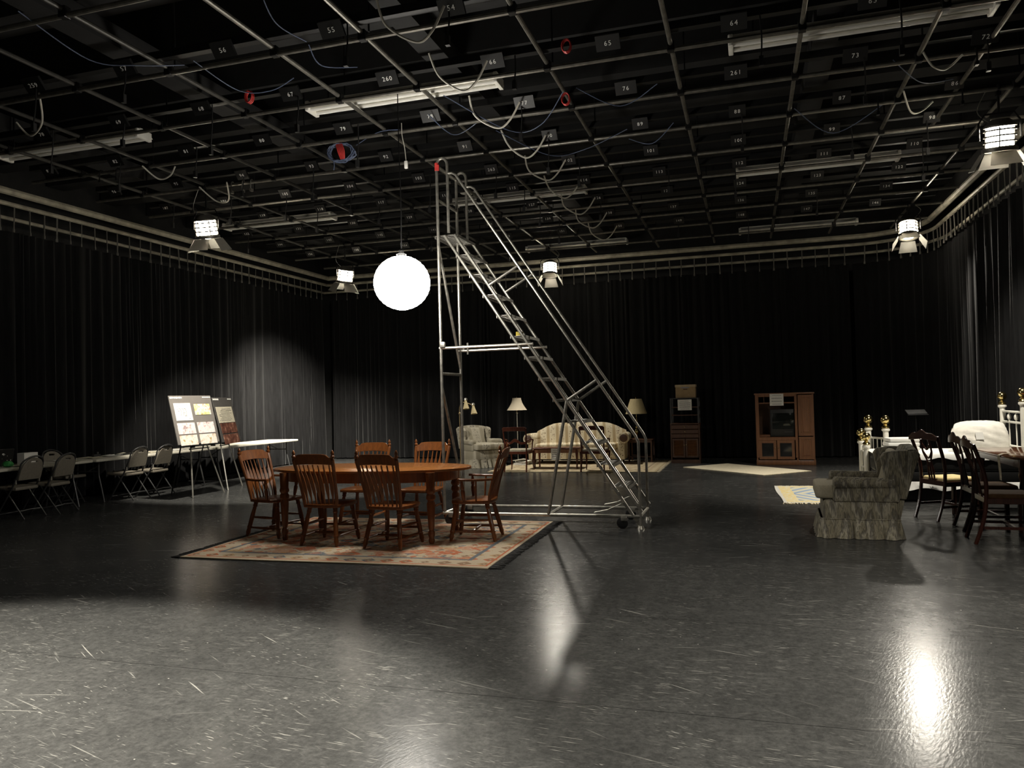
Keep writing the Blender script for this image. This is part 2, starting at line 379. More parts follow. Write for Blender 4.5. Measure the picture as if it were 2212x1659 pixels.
# ------------------------------------------------------------------ setting
XL, XR, YB, YF = -11.7, 4.5, 19.6, -4.0
fl = MB().add([(XL, YF, 0), (XR, YF, 0), (XR, YB, 0), (XL, YB, 0), (XL, YF, -.1), (XR, YF, -.1), (XR, YB, -.1), (XL, YB, -.1)], [(0, 1, 2, 3), (4, 7, 6, 5), (0, 4, 5, 1), (1, 5, 6, 2), (2, 6, 7, 3), (3, 7, 4, 0)]).build('floor', 'floor', smooth=False); struct(fl)
ZC = 6.0
for nm, c, d in (('wall_left', (XL - .05, 7.8, 3), (.1, 23.8, 6.2)), ('wall_right', (XR + .05, 7.8, 3), (.1, 23.8, 6.2)), ('wall_back', (-3.6, YB + .05, 3), (16.2, .1, 6.2)), ('wall_front', (-3.6, YF - .05, 3), (16.2, .1, 6.2))):
    struct(MB().box(c, d).build(nm, 'wall', smooth=False))
ce = struct(MB().box((-3.6, 7.8, ZC + .05), (16.2, 23.6, .1)).build('ceiling', 'ceil', smooth=False))
ROWY = [6.35 + 1.17 * k for k in range(11)]
for k in range(-3, 11):
    MB().box((-3.6, 6.0 + 1.17 * k, 5.72), (16.1, .34, .54)).build('joist', 'joist', ce, smooth=False)
for x in (-9.4, -6.2, -3.12, .9, 3.9):
    MB().box((x, 7.6, 5.33), (.26, 22.8, .22)).build('beam', 'joist', ce, smooth=False)
# curtains: one folded sheet along each side
def curtain(name, label, path, z0, z1, seed, lam=.20, amp=.062):
    rnd = random.Random(seed); pts = [V((x, y, 0)) for x, y in path]
    L = [0]
    for a, b in zip(pts, pts[1:]): L.append(L[-1] + (b - a).length)
    n = int(L[-1] / .028); vs = []; fs = []; rows = [0, .12, .35, .6, .85, 1]
    k = 0; ph = 0; prof = []; lm = lam; am = 1; at_ = 1
    for i in range(n + 1):
        s = L[-1] * i / n
        while k < len(L) - 2 and s > L[k + 1]: k += 1
        t = (s - L[k]) / (L[k + 1] - L[k]); p = pts[k].lerp(pts[k + 1], t); d = (pts[k + 1] - pts[k]).normalized()
        ph += .028 / lm * 2 * PI
        if rnd.random() < .2: lm = lam * rnd.choice((.5, .7, 1, 1.4, 2.2)) * rnd.uniform(.85, 1.15); at_ = rnd.uniform(.35, 1.45)
        am += (at_ - am) * .12
        prof.append((p, V((-d.y, d.x, 0)), ph, math.sin(s * .9 + seed) * .03, s, am))
    for r in rows:
        z = z1 + (z0 - z1) * r
        for p, nr, ph, off, s, am in prof:
            a = amp * am * (.45 + .75 * r) * math.sin(ph + .8 * r * math.sin(s * .7 + seed)) + .3 * amp * math.sin(ph * .37 + 2 * r) + off * r
            q = p + nr * a; vs.append((q.x, q.y, z))
    m = n + 1
    for i in range(len(rows) - 1):
        for j in range(n): fs.append((i * m + j, i * m + j + 1, (i + 1) * m + j + 1, (i + 1) * m + j))
    o = MB().add(vs, fs).build(name, 'velour', ang=80)
    return tag(o, label, 'curtain', 'black velour curtains around the room')
CX0, CX1, CY1, CR = -11.08, 3.85, 18.85, 1.5
carc = [(CX1 - CR + CR * math.cos(a), CY1 - CR + CR * math.sin(a)) for a in [PI / 2 * i / 12 for i in range(13)]]
curtain('stage_curtain', 'black velour curtain running along the side behind the white folding tables', [(CX0, -3.2), (CX0, CY1 - .25)], .03, 4.36, 3)
curtain('stage_curtain', 'dark black curtain of the far wall behind the lantern and the gooseneck lamp', [(CX0 + .15, CY1), (-3.2, CY1 + .02)], .03, 4.36, 5)
curtain('stage_curtain', 'black far-wall curtain behind the television cabinet and narrow cabinet', [(-3.3, CY1 - .10), (CX1 - CR - .1, CY1 - .06)], .03, 4.36, 8)
curtain('stage_curtain', 'black curtain rounding the corner and passing behind the white bed, folds catching light', [(CX1, -3.2), (CX1, 12.0)] + carc, .03, 4.36, 13)
# curtain track: three rails on a U shaped path, ties hanging from them
tr = thing('curtain_track', 'cream curtain track with rails and hanging ties following the walls under the ceiling', 'curtain track', (0, 0, 0))
def upath(off, z):
    r = CR - off; cx, cy = CX1 - CR, CY1 - CR
    return [(CX0 + off, -3.2, z), (CX0 + off, CY1 - off, z)], [(CX0 + off, CY1 - off, z), (cx, CY1 - off, z)] + [(cx + r * math.cos(a), cy + r * math.sin(a), z) for a in [PI / 2 * (1 - i / 10) for i in range(11)]] + [(CX1 - off, -3.2, z)]
for off, z, r in ((.22, 4.93, .058), (.10, 4.77, .036), (-.12, 4.60, .03)):
    for p in upath(off, z): MB().tube(p, r, 8).build('rail', 'rail', tr)
def tie_mesh():
    return MB().box((0, 0, -.185), (.022, .012, .37)).box((0, 0, -.385), (.034, .02, .05)).build('tie', 'tie', tr, smooth=False)
t0 = tie_mesh(); first = True; pos = []
y = 7.2
while y < CY1 - .2: pos.append((CX0 + .10, y)); y += .262 + random.uniform(-.02, .02)
x = CX0 + .4
while x < CX1 - CR: pos.append((x, CY1 - .10)); x += .3 + random.uniform(-.03, .03)
for i in range(1, 9): a = PI / 2 * (1 - i / 9); pos.append((CX1 - CR + (CR - .1) * math.cos(a), CY1 - CR + (CR - .1) * math.sin(a)))
y = CY1 - CR
while y > 9.5: pos.append((CX1 - .10, y)); y -= .27 + random.uniform(-.03, .03)
for x, y in pos:
    z = 4.745 + random.uniform(-.02, .01)
    if first: t0.location = (x, y, z); first = False
    else: share(t0, tr, loc=(x, y, z), rot=(random.uniform(-.03, .03), random.uniform(-.04, .04), random.uniform(0, 3)))
# ------------------------------------------------------------------ pipe grid
PX = [-9.26, -8.06, -6.80, -5.60, -4.34, -3.38, -1.90, -.63, .60, 1.82, 3.06]
PY = [2.90, 4.07, 5.25, 6.52, 7.78, 8.95, 10.14, 11.32, 12.54, 13.75, 14.88, 16.0, 17.3]
gr = thing('pipe_grid', 'ceiling-wide grid of steel pipes clamped together over the whole studio', 'pipe grid')
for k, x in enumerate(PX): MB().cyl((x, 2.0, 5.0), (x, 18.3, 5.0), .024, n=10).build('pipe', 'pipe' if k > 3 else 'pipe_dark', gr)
MB().cyl((2.45, 7.2, 5.0), (2.45, 11.5, 5.0), .024, n=10).build('pipe', 'pipe', gr)
for k, y in enumerate(PY): MB().cyl((-10.2, y, 4.95), (3.6, y, 4.95), .024, n=10).build('pipe', 'pipe', gr)
c0 = MB().box((0, 0, 0), (.075, .075, .10)).cyl((.04, 0, -.03), (.075, 0, -.03), .012, n=6).build('pipe_clamp', 'black_metal', gr, bevel=.008, seg=1); h0 = MB().cyl((0, 0, .04), (0, 0, .98), .009, n=6).build('hanger_rod', 'black_metal', gr)
n = 0
for i, x in enumerate(PX):
    for j, y in enumerate(PY):
        if n == 0: c0.location = (x, y, 4.975); h0.location = (x, y, 4.98)
        else:
            share(c0, gr, loc=(x, y, 4.975), rot=(0, 0, random.choice((0, PI))))
            if (i + j) % 2 == 0: share(h0, gr, loc=(x + .05, y + .03, 4.98))
        n += 1
# ------------------------------------------------------------------ connector strips with number plates
BASE = {0: 54, 1: 66, 2: 77, 3: 90, 4: 102, 5: 114, 6: 126, 7: 138, 8: 150}
SPEC = {(0, 4): '259', (1, 1): '260', (2, -2): '261', (4, 1): '263', (2, -3): '73', (2, -4): '72'}
SKIP = {0: 4, 1: 1, 4: 1}
ordn = ['nearest', 'second', 'third', 'fourth', 'fifth', 'sixth', 'seventh', 'eighth', 'ninth']
RY = [6.35, 7.52, 8.70, 9.91, 11.05, 12.15, 13.33, 14.5, 15.7]
for r, y in enumerate(RY):
    nums = []
    for j in range(-4, 7):
        x = -2.42 - 1.2 * j
        if (r, j) in SPEC: t = SPEC[(r, j)]
        else: t = str(BASE[r] + j - (1 if r in SKIP and j > SKIP[r] else 0))
        nums.append((x, t))
    cs = thing('connector_strip', '%s black connector strip overhead, away from camera, plates %s to %s' % (ordn[r], nums[0][1], nums[-1][1]), 'connector strip', (0, y, 5.02), 0, 'black connector strips above the grid')
    MB().box((-3.3, .06, .06), (13.4, .08, .08)).build('strip_body', 'black', cs, smooth=False)
    for x, t in nums:
        w = .24 if r < 3 else .20
        pl = MB().box((x, .015, -.01), (w, .03, .15), (math.radians(42), 0, 0)).build('number_plate', 'black', cs, smooth=False)
        number(t, .066, Matrix.Translation((x, .003, -.022)) @ Matrix.Rotation(math.radians(132), 4, 'X')).build('number', 'digit', pl, smooth=False)
        if random.random() < .4:
            l = random.uniform(.25, .5); dx = random.uniform(-.1, .25)
            MB().tube(spline([(x + dx, .04, .03), (x + dx + .01, .02, -l * .5), (x + dx, .0, -l)], 4), .008, 5).box((x + dx, 0, -l - .04), (.04, .04, .09)).build('pigtail', 'cable_black', cs)
# ------------------------------------------------------------------ fluorescent battens
def batten(x, y, where, L=2.44, z=5.06):
    t = thing('fluorescent_batten', where, 'ceiling light', (x, y, z), 0, 'unlit fluorescent battens above the pipe grid')
    MB().box((0, 0, .085), (L, .15, .07)).box((0, 0, .135), (L * .98, .10, .03)).build('housing', 'fixture', t, bevel=.012)
    MB().prism([(-.15, .05), (-.075, .115), (.075, .115), (.15, .05), (.145, .045), (.07, .10), (-.07, .10), (-.145, .045)], L, Matrix.Rotation(PI / 2, 4, 'Z') @ Matrix.Rotation(PI / 2, 4, 'X')).build('reflector', 'fixture', t, smooth=False)
    for s in (-1, 1):
        MB().cyl((-L / 2 + .04, s * .065, .03), (L / 2 - .04, s * .065, .03), .022, n=10).build('tube', 'tube', t)
        MB().box((s * (L / 2 - .02), 0, .06), (.05, .26, .12)).build('end_cap', 'fixture', t, bevel=.01)
        MB().cyl((s * L * .4, 0, .14), (s * L * .4, 0, .9), .008, n=6).build('hanger_rod', 'black_metal', t)
for x, y, lb in ((-3.80, 8.28, 'white unlit batten above the plates numbered 78 and 79'), (1.14, 8.28, 'largest white batten, above plates 73 and 261'), (-8.74, 8.28, 'white unlit batten nearest the curtain behind the folding tables'),
                 (-8.74, 13.15, 'white batten between the two fresnel lamps by the side curtain'), (-3.80, 13.15, 'white batten seen behind the top of the rolling ladder'), (1.14, 13.15, 'white batten beside plates 111 and 112'),
                 (1.14, 17.95, 'small white batten above the television cabinet at the far wall'), (-3.80, 17.95, 'small white batten above the far fresnel at the far wall')):
    batten(x, y, lb)
t = tag(MB().lathe((-4.57, 12.6, 5.12), [(0, .001), (0, .13), (.03, .14), (.05, .09), (.12, .06), (.12, .001)], 20).build('round_ceiling_light', 'fixture'), 'round white disc light behind the ladder top', 'ceiling light')
# ------------------------------------------------------------------ swags of cable
def cable(name, pts, r, m, label, group, k=8):
    return tag(MB().tube(spline(pts, k), r, 6).build(name, m), label, 'cable', group)
for i, (r, dx) in enumerate(((0, 0), (1, .03), (2, 0), (3, .05), (4, 0), (5, .04), (6, 0), (7, 0), (8, .02))):
    y = RY[r] - .1
    cable('white_pigtail', [(-3.0, y - .2, 5.05), (-2.98 + dx, y - .05, 4.86), (-2.76, y + .1, 4.74), (-2.6, y + .08, 4.80), (-2.45, y + .02, 4.98)], .0125, 'cable_white', '%s thick white cable loop along the beam, away from camera, by plate %d' % (ordn[i], BASE[r]), 'white cable loops along the beam')
for i, (pts, lb) in enumerate(((([1.79, 8.58, 4.88], [1.9, 8.7, 4.77], [2.05, 8.85, 4.78], [2.19, 8.78, 4.88]), 'white cable loop just in front of the extra short pipe'), (([1.80, 9.67, 4.9], [1.93, 10.0, 4.76], [2.06, 10.1, 4.78], [2.19, 10.1, 4.88]), 'white cable loop between plates 87 and 88'),
        (([-7.95, 8.7, 4.88], [-7.9, 8.95, 4.76], [-7.7, 8.95, 4.78], [-7.6, 8.94, 4.9]), 'white cable loop above the folding table chairs'), (([-7.98, 9.9, 4.9], [-7.9, 10.2, 4.74], [-7.6, 10.1, 4.70], [-7.4, 9.8, 4.88]), 'white cable loop over the fresnel beside the easels'),
        (([-8.1, 6.9, 4.9], [-8.0, 7.0, 4.76], [-7.6, 6.8, 4.8], [-7.3, 6.5, 4.98]), 'white cable loop beside plate 259'))):
    cable('white_pigtail', pts, .011, 'cable_white', lb, 'white cable loops on the grid')
for pts, lb in ((([-5.95, 5.1, 4.98], [-5.9, 5.8, 4.84], [-5.6, 6.1, 4.86], [-5.35, 6.45, 4.97]), 'pale blue cable swag between the first pipes beside plate 56'),
                (([-5.2, 6.4, 4.97], [-5.05, 6.9, 4.84], [-4.75, 7.05, 4.85], [-4.5, 7.1, 4.97]), 'blue cable swag dipping past the first red cord coil, near plate 67'),
                (([-3.75, 5.4, 4.98], [-3.85, 5.8, 4.85], [-3.85, 6.3, 4.9]), 'blue cable dropping past plate 55'),
                (([-3.92, 6.45, 4.95], [-3.93, 6.7, 4.85], [-3.75, 7.1, 4.97]), 'short blue cable swag just before the longest white batten, by plate 260'),
                (([-3.2, 8.1, 4.97], [-2.7, 9.0, 4.80], [-2.3, 9.0, 4.82], [-1.9, 8.5, 4.98]), 'longest blue cable swag, crossing under the white cable loops by plate 77'),
                (([-1.74, 8.45, 4.98], [-1.3, 8.8, 4.84], [-.86, 8.64, 4.97]), 'blue cable swag ending at the pipe right of the red coil, plate 76'),
                (([-3.6, 8.6, 4.98], [-3.43, 9.0, 4.84], [-3.1, 9.0, 4.96]), 'blue cable swag between the pendant switch and the beam, plate 78'),
                (([-3.0, 9.4, 4.97], [-2.5, 10.2, 4.83], [-2.0, 10.2, 4.85], [-1.4, 10.0, 4.98]), 'wide dark blue cable swag in front of the ladder top, plate 90'),
                (([-1.42, 10.3, 4.95], [-1.1, 10.2, 4.82], [-.8, 9.95, 4.97]), 'short blue cable swag in front of plate 89 and one pipe'),
                (([1.57, 8.9, 4.97], [1.92, 9.36, 4.86], [2.3, 9.64, 4.95]), 'thin blue cable swag between plates 73 and 87'),
                (([.65, 10.0, 4.97], [1.15, 10.6, 4.80], [1.7, 10.2, 4.97]), 'blue cable swag hanging lower under the large bright batten, plate 87'),
                (([-4.9, 9.2, 4.95], [-4.4, 8.9, 4.97], [-4.0, 8.98, 4.98], [-3.5, 8.98, 4.985]), 'blue cable running from the hanging coil along the pipe')):
    cable('blue_cable', pts, .0055, 'cable_blue', lb, 'thin blue cable swags')
co_ = thing('cable_coil', 'blue and red cable coil hanging from the grid above the dining set', 'cable coil', (-5.07, 9.10, 4.84))
mb = MB(); mr = MB()
for k in range(7):
    a = .16 + .012 * (k % 4); pts = [(a * math.cos(u) + random.uniform(-.01, .01), .04 * math.sin(2 * u + k) + .02 * math.cos(u), .115 * math.sin(u) * (1 + .05 * k / 7) + random.uniform(-.01, .01)) for u in [2 * PI * i / 18 for i in range(18)]]
    mb.tube(pts, .007, 6, closed=True)
for k in range(5): mr.tube(spline([(-.06 + .02 * k, -.03, .12), (-.02 + .022 * k, -.05, .0), (.01 + .012 * k, -.03, -.1)], 5), .009, 6)
mb.tube(spline([(-.12, 0, -.08), (-.11, 0, -.16), (-.12, 0, -.22)], 4), .007, 6)
mb.build('blue_loops', 'cable_blue', co_); mr.build('red_binding', 'red', co_)
for p, lb in (((-5.02, 7.05, 4.82), 'small red cord coil beside the blue swag near plate 67'), ((-1.62, 7.45, 5.0), 'brightest red cord coil, above the far end of the white batten'), ((-1.85, 8.4, 4.85), 'faint red cord coil between the white loops and the ladder pipe')):
    m2 = MB()
    for k in range(3): m2.tube([(.045 * math.cos(u), .02 * k - .02, .065 * math.sin(u)) for u in [2 * PI * i / 12 for i in range(12)]], .007, 5, closed=True)
    o = m2.build('red_cord_coil', 'red'); o.location = p; tag(o, lb, 'cord coil', 'small red cord coils')
ps = thing('pendant_switch', 'white pendant switch dangling from the grid near the ladder top', 'switch', (-4.0, 8.8, 4.44))
MB().tube(spline([(-.05, 0, .56), (-.045, 0, .40), (-.02, .01, .25), (0, 0, .08)], 5), .006, 6).build('cord', 'cable_white', ps)
MB().box((0, 0, .03), (.045, .03, .10)).build('switch_body', 'tube', ps, bevel=.01)
for x, y, k in ((-8.9, 8.9, 0), (-8.6, 8.92, 1), (-7.55, 9.95, 2), (-7.35, 10.1, 3), (-7.2, 10.12, 4), (2.35, 8.9, 5), (2.5, 10.1, 6), (1.6, 10.12, 7)):
    o = MB().tube(arc((0, 0, 0), .035, -.4, PI + .4, 8, 'yz'), .009, 6).cyl((0, -.04, -.01), (0, -.04, -.12), .009, n=6).box((0, -.02, -.13), (.03, .06, .04)).build('hook_clamp', 'steel' if k in (2, 3, 4) else 'black_metal')
    o.location = (x, min(PY, key=lambda v: abs(v - y)), 4.955); tag(o, ['hook clamp on the pipe over the second folding chair', 'dark hook clamp over the folding chairs', 'bright hook clamp beside the easel fresnel', 'middle bright hook clamp of the three by the easel fresnel', 'third bright hook clamp by the easel fresnel', 'dark hook clamp under the end of the largest batten', 'dark hook clamp above the near corner fresnel', 'dark hook clamp just behind the extra short pipe'][k], 'clamp', 'hook clamps left on the pipes')
# ------------------------------------------------------------------ fresnel lamps
def fresnel(pos, aim, watts, cone, blend, label):
    p = V(pos); t = thing('fresnel_lamp', label, 'stage light', pos, 0, 'lit fresnel lamps hung from the grid')
    d = (V(aim) - p).normalized(); q = d.to_track_quat('-Z', 'Y').to_matrix().to_4x4()      # local -Z looks along the beam
    top = 4.95 - p.z
    MB().cyl((0, 0, .30), (0, 0, top - .02), .014, n=8).build('stem', 'black_metal', t)
    MB().tube(arc((0, 0, top), .042, -.5, PI + .5, 8, 'yz'), .014, 6).box((0, 0, top - .06), (.05, .05, .05)).build('hook', 'black_metal', t)
    h = V((-d.y, d.x, 0)).normalized()
    yk = [h * .21, h * .21 + V((0, 0, .20)), h * .15 + V((0, 0, .30)), -h * .15 + V((0, 0, .30)), -h * .21 + V((0, 0, .20)), -h * .21]
    MB().tube(yk, .012, 6).build('yoke', 'black_metal', t)
    ax = (d + V((0, 0, -1.4))).normalized(); q = ax.to_track_quat('-Z', 'Y').to_matrix().to_4x4()
    def turn(mb): mb.v = [tuple(q @ V(v)) for v in mb.v]; return mb
    turn(MB().lathe((0, 0, 0), [(.22, .002), (.22, .09), (.17, .15), (.15, .168), (.13, .168), (.13, .001)], 22)).build('housing_cap', 'lamp_body', t)
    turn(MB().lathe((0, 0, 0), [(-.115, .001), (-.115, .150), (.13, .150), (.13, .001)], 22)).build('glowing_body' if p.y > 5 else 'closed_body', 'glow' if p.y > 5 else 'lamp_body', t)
    for k in range(4): turn(MB().lathe((0, 0, .095 - .065 * k), [(-.008, .152), (-.008, .17), (.008, .17), (.008, .152), (-.008, .152)], 22)).build('cooling_rib', 'lamp_body', t)
    for k in range(6):
        c, s_ = math.cos(k * PI / 3 + .3), math.sin(k * PI / 3 + .3); turn(MB().box((c * .163, s_ * .163, .0), (.014, .014, .25), (0, 0, k * PI / 3 + .3))).build('cage_bar', 'lamp_body', t, smooth=False)
    turn(MB().lathe((0, 0, -.125), [(-.02, .172), (-.02, .185), (.02, .185), (.02, .172), (-.02, .172)], 22)).build('front_ring', 'lamp_body', t)
    turn(MB().lathe((0, 0, -.125), [(-.03, .002), (-.022, .08), (0, .165), (.004, .165), (.004, .002)], 22)).build('lens', 'lens', t)
    for k in range(4):
        a = k * PI / 2; rot = Matrix.Rotation(a, 4, 'Z'); tilt = Matrix.Rotation(math.radians((40, 30, 46, 30)[k]), 4, 'X')
        MB().prism([(-.12, 0), (.12, 0), (.16, .22), (-.16, .22)], .006, q @ rot @ Matrix.Translation((0, .178, -.15)) @ tilt @ Matrix.Rotation(-PI / 2, 4, 'X')).build('barn_door', 'barn', t, smooth=False)
    MB().tube(spline([h * .1 + V((0, 0, .2)), h * .22 + V((0, 0, .35)), h * .12 + V((0, 0, top))], 5), .005, 5).build('safety_cable', 'steel', t)
    ld = bpy.data.lights.new('fresnel_light', 'SPOT'); ld.energy = watts; ld.spot_size = math.radians(cone); ld.spot_blend = blend; ld.shadow_soft_size = .10; ld.color = (1, .93, .80)
    lo = bpy.data.objects.new('fresnel_light', ld); COL.objects.link(lo); lo.location = p + ax * .20; lo.rotation_euler = d.to_track_quat('-Z', 'Y').to_euler()
for f, lb in zip(FRESNELS, ('lit fresnel lamp above the folding chairs and the large easel board', 'lit fresnel lamp at the corner beside the round lantern', 'lit fresnel lamp behind the ladder stairs at the far wall', 'lit fresnel lamp over the corner of the bed', 'nearest fresnel lamp, housing ribs showing, over the dark dining table', 'fresnel lamp above the open floor on the side of the easels', 'fresnel lamp above the open floor on the side of the bed')):
    fresnel(*f, lb)
# ------------------------------------------------------------------ paper lantern
LX, LY, LZ, LR = -3.62, 7.78, 2.82, .312
lt = thing('paper_lantern', 'glowing round white paper lantern hanging above the dining table', 'lantern', (LX, LY, LZ))
prof = []
for i in range(73):
    a = PI * (.06 + .88 * i / 72); rr = LR * (1 - .012 * abs(math.sin(a * 17 * .5 * 2))); prof.append((-rr * .96 * math.cos(a), rr * math.sin(a)))
sh = MB().rings([[V((r * math.cos(2 * PI * j / 32), r * math.sin(2 * PI * j / 32), z)) for j in range(32)] for z, r in prof], cap=False).build('paper_shade', 'lantern', lt)
MB().cyl((0, 0, .30), (0, 0, .36), .03, n=12).tube([(.055 * math.cos(2 * PI * i / 12), .055 * math.sin(2 * PI * i / 12), .315) for i in range(12)], .004, 5, closed=True).build('wire_collar', 'black_metal', lt)
MB().tube(spline([(0, 0, .34), (.01, 0, .9), (0, 0, 1.5), (.0, 0, 2.115)], 4), .006, 6).build('cord', 'cable_black', lt)
# ------------------------------------------------------------------ rolling ladder
def rolling_ladder():
    t = thing('rolling_ladder', 'tall steel rolling platform ladder with open stairs and handrails', 'ladder', (-3.58, 8.77, 0))
    W = .66; R = .0185
    def tb(nm, pts, r=R, m='steel'): return MB().tube(pts, r, 10).build(nm, m, t)
    sx = lambda x: x + 3.58                       # room x to ladder x
    zb = .14
    for yy, nm in ((0, 0), (W, 1)):
        tb('rear_post', [(0, yy, .16), (0, yy, 4.40)] + [(.07 - .07 * math.cos(a), yy, 4.40 + .085 * math.sin(a)) for a in [PI * i / 8 for i in range(1, 8)]] + [(.14, yy, 4.40), (.14, yy, 3.56)])
        tb('base_rail', [(-.02, yy, zb), (2.37, yy, zb)])
        a = V((.085, yy, 3.53)); b = V((1.56, yy, 1.27)); d = (b - a).normalized(); e = a + d * ((a.z - zb) / -d.z)
        tb('lower_stringer', [a, e])
        a2 = V((.215, yy, 3.53)); e2 = a2 + d * ((a2.z - zb - .05) / -d.z)
        tb('stair_stringer', [a2, e2])
        tb('handrail', [(.14, yy, 4.29), (.20, yy, 4.29), (.25, yy, 4.26), (1.92, yy, 1.70), (2.345, yy, 1.05), (2.375, yy, .98), (2.375, yy, .03)], .0165)
        zs = 2.88; k = (a2.z - zs) / -d.z; q = a2 + d * k; xh = .25 + (4.26 - (zs + .21)) * (1.67 / 2.56)
        tb('rail_strut', [q, (xh, yy, zs + .21)], .017)
        zs = 1.47; k = (a2.z - zs) / -d.z; q = a2 + d * k; xh = .25 + (4.26 - 1.70) * (1.67 / 2.56)
        tb('rail_strut', [q, (xh, yy, 1.70)], .017)
        tb('support_leg', [q, (1.305, yy, zb)], .019)
        tb('cross_bar', [(-.02, yy, 2.15), (1.17, yy, 2.15)], .019)
        MB().box((.03, yy - .02 * (1 - 2 * nm), 2.19), (.07, .05, .07)).build('bracket', 'steel', t, bevel=.01)
        MB().cyl((2.375, yy, .0), (2.375, yy, .035), .045, .03, 12).build('foot_pad', 'steel', t)
    for zz in (4.40, 3.98): tb('rear_guard', [(0, 0, zz), (0, W, zz)], .018)
    for p, q in (((0, 0, 1.84), (0, W, 1.84)), ((1.305, 0, zb), (1.305, W, zb)), ((2.375, 0, zb), (2.375, W, zb)), ((0, 0, zb), (0, W, zb)), ((0, 0, 3.40), (0, W, 1.92)), ((0, 0, 1.68), (0, W, .30))): tb('brace', [p, q], .018)
    # treads of expanded steel: slotted plates
    def tread(w, nm):
        holes = []
        nx = max(2, int(w / .035))
        for i in range(nx):
            for j in range(13):
                cx = (i + .5) * w / nx - w / 2; cy = -W / 2 + .07 + j * (W - .14) / 12 + (.010 if i % 2 else -.010)
                holes.append([(cx - .009, cy - .017), (cx + .009, cy - .017), (cx + .009, cy + .017), (cx - .009, cy + .017)])
        mb = MB().prism([(-w / 2, -W / 2 + .02), (w / 2, -W / 2 + .02), (w / 2, W / 2 - .02), (-w / 2, W / 2 - .02)], .004, holes=holes)
        mb.box((-w / 2, 0, -.015), (.006, W - .04, .034)).box((w / 2, 0, -.015), (.006, W - .04, .034))
        return mb.build(nm, 'tread', t, smooth=False)
    p0 = tread(.30, 'platform'); p0.location = (.10, W / 2, 3.535)
    s0 = None; dz = .2555; slope = (1.56 - .085) / (3.53 - 1.27)
    for k in range(1, 13):
        z = 3.535 - dz * k; x = .15 + dz * k * slope
        if s0 is None: s0 = tread(.19, 'tread'); s0.location = (x, W / 2, z)
        else: share(s0, t, loc=(x, W / 2, z))
    for x, y in ((.12, 0), (.12, W), (2.22, .0), (2.22, W)):
        c = MB().cyl((x - .05, y - .018, .065), (x - .05, y + .018, .065), .065, n=18).build('caster', 'black', t, bevel=.006)
        MB().box((x - .03, y, .115), (.07, .06, .05)).build('caster_fork', 'steel', c, bevel=.006)
    for yy in (.0, W):
        MB().strip([(1.85, yy, .18), (2.0, yy, .21), (2.2, yy, .30)], .07, .006).build('pedal_arm', 'steel', t)
    MB().cyl((0, 0, 4.34), (0, 0, 4.43), .024, n=10).box((.02, -.01, 4.37), (.035, .02, .07)).build('red_tape', 'red', t)['label'] = 'red tape wrapped round the top rail'
    MB().cyl((.35, W * 0 + .0, 2.06), (.35, 0, 2.2), .012, n=8).build('pin', 'steel', t)
    return t
rolling_ladder()
yt = tag(MB().lathe((0, 0, 0), [(0, .045), (.05, .045), (.05, .032), (0, .032), (0, .045)], 18).build('tape_roll', 'yellow'), 'roll of yellow tape lying on a ladder tread', 'tape'); yt.location = (-3.58 + .15 + .2555 * 5 * (1.475 / 2.26) - .02, 8.77 + .16, 3.54 - .2555 * 5 + .002)
# ------------------------------------------------------------------ dining set
def fringe(name, x, y0, y1, L, m, parent, n, side=1, axis='x', z=.012):
    mb = MB()
    for i in range(n):
        u = y0 + (y1 - y0) * (i + random.uniform(.1, .9)) / n; a = random.uniform(-.35, .35); l = L * random.uniform(.75, 1.1)
        pts = [(x, u, z * .8), (x + side * l * .5, u + a * l * .4, z * .55), (x + side * l, u + a * l, .004)]
        if axis == 'y': pts = [(q[1], q[0], q[2]) for q in pts]
        mb.tube(pts, [.006, .007, .004], 4)
    o = mb.build(name, m, parent); o['kind'] = 'stuff'; return o
def rug(name, label, c, hx, hy, m, rz=0, fr=None, th=.010, sag=0):
    mb = MB(); nx, ny = 24, 20; vs = []; fs = []
    rnd = random.Random(int(hx * 100))
    for top in (1, 0):
        for j in range(ny + 1):
            for i in range(nx + 1):
                x = -hx + 2 * hx * i / nx; y = -hy + 2 * hy * j / ny
                e = .012 * math.sin(y * 3.1 + hx) * (abs(i - nx / 2) / (nx / 2)) ** 6 * (1 if i > nx / 2 else -1); f = .012 * math.sin(x * 2.3) * (abs(j - ny / 2) / (ny / 2)) ** 6
                vs.append((x + e, y + f, th * top + .002))
    N = (nx + 1) * (ny + 1); q = lambda i, j: j * (nx + 1) + i
    for j in range(ny):
        for i in range(nx):
            fs.append((q(i, j), q(i + 1, j), q(i + 1, j + 1), q(i, j + 1))); fs.append(tuple(N + a for a in (q(i, j), q(i, j + 1), q(i + 1, j + 1), q(i + 1, j))))
    for i in range(nx): fs.append((q(i, 0), q(i, 0) + N, q(i + 1, 0) + N, q(i + 1, 0))); fs.append((q(i, ny), q(i + 1, ny), q(i + 1, ny) + N, q(i, ny) + N))
    for j in range(ny): fs.append((q(0, j), q(0, j + 1), q(0, j + 1) + N, q(0, j) + N)); fs.append((q(nx, j), q(nx, j) + N, q(nx, j + 1) + N, q(nx, j + 1)))
    t = thing(name, label, 'rug', (c[0], c[1], .001), rz)
    mb.add(vs, fs).build('pile', m, t)
    if fr:
        ax, L, fm, n = fr
        if ax == 'x':
            fringe('fringe', hx, -hy, hy, L, fm, t, n, 1); fringe('fringe', -hx, -hy, hy, L, fm, t, n, -1)
        else:
            fringe('fringe', hy, -hx, hx, L, fm, t, n, 1, 'y'); fringe('fringe', -hy, -hx, hx, L, fm, t, n, -1, 'y')
    return t
rug('persian_rug', 'cream and rust persian rug with black fringe under the dining table', (-3.90, 7.76), 1.63, 1.30, 'rug', .02, ('x', .11, 'fringe_black', 230))
RZ = .013
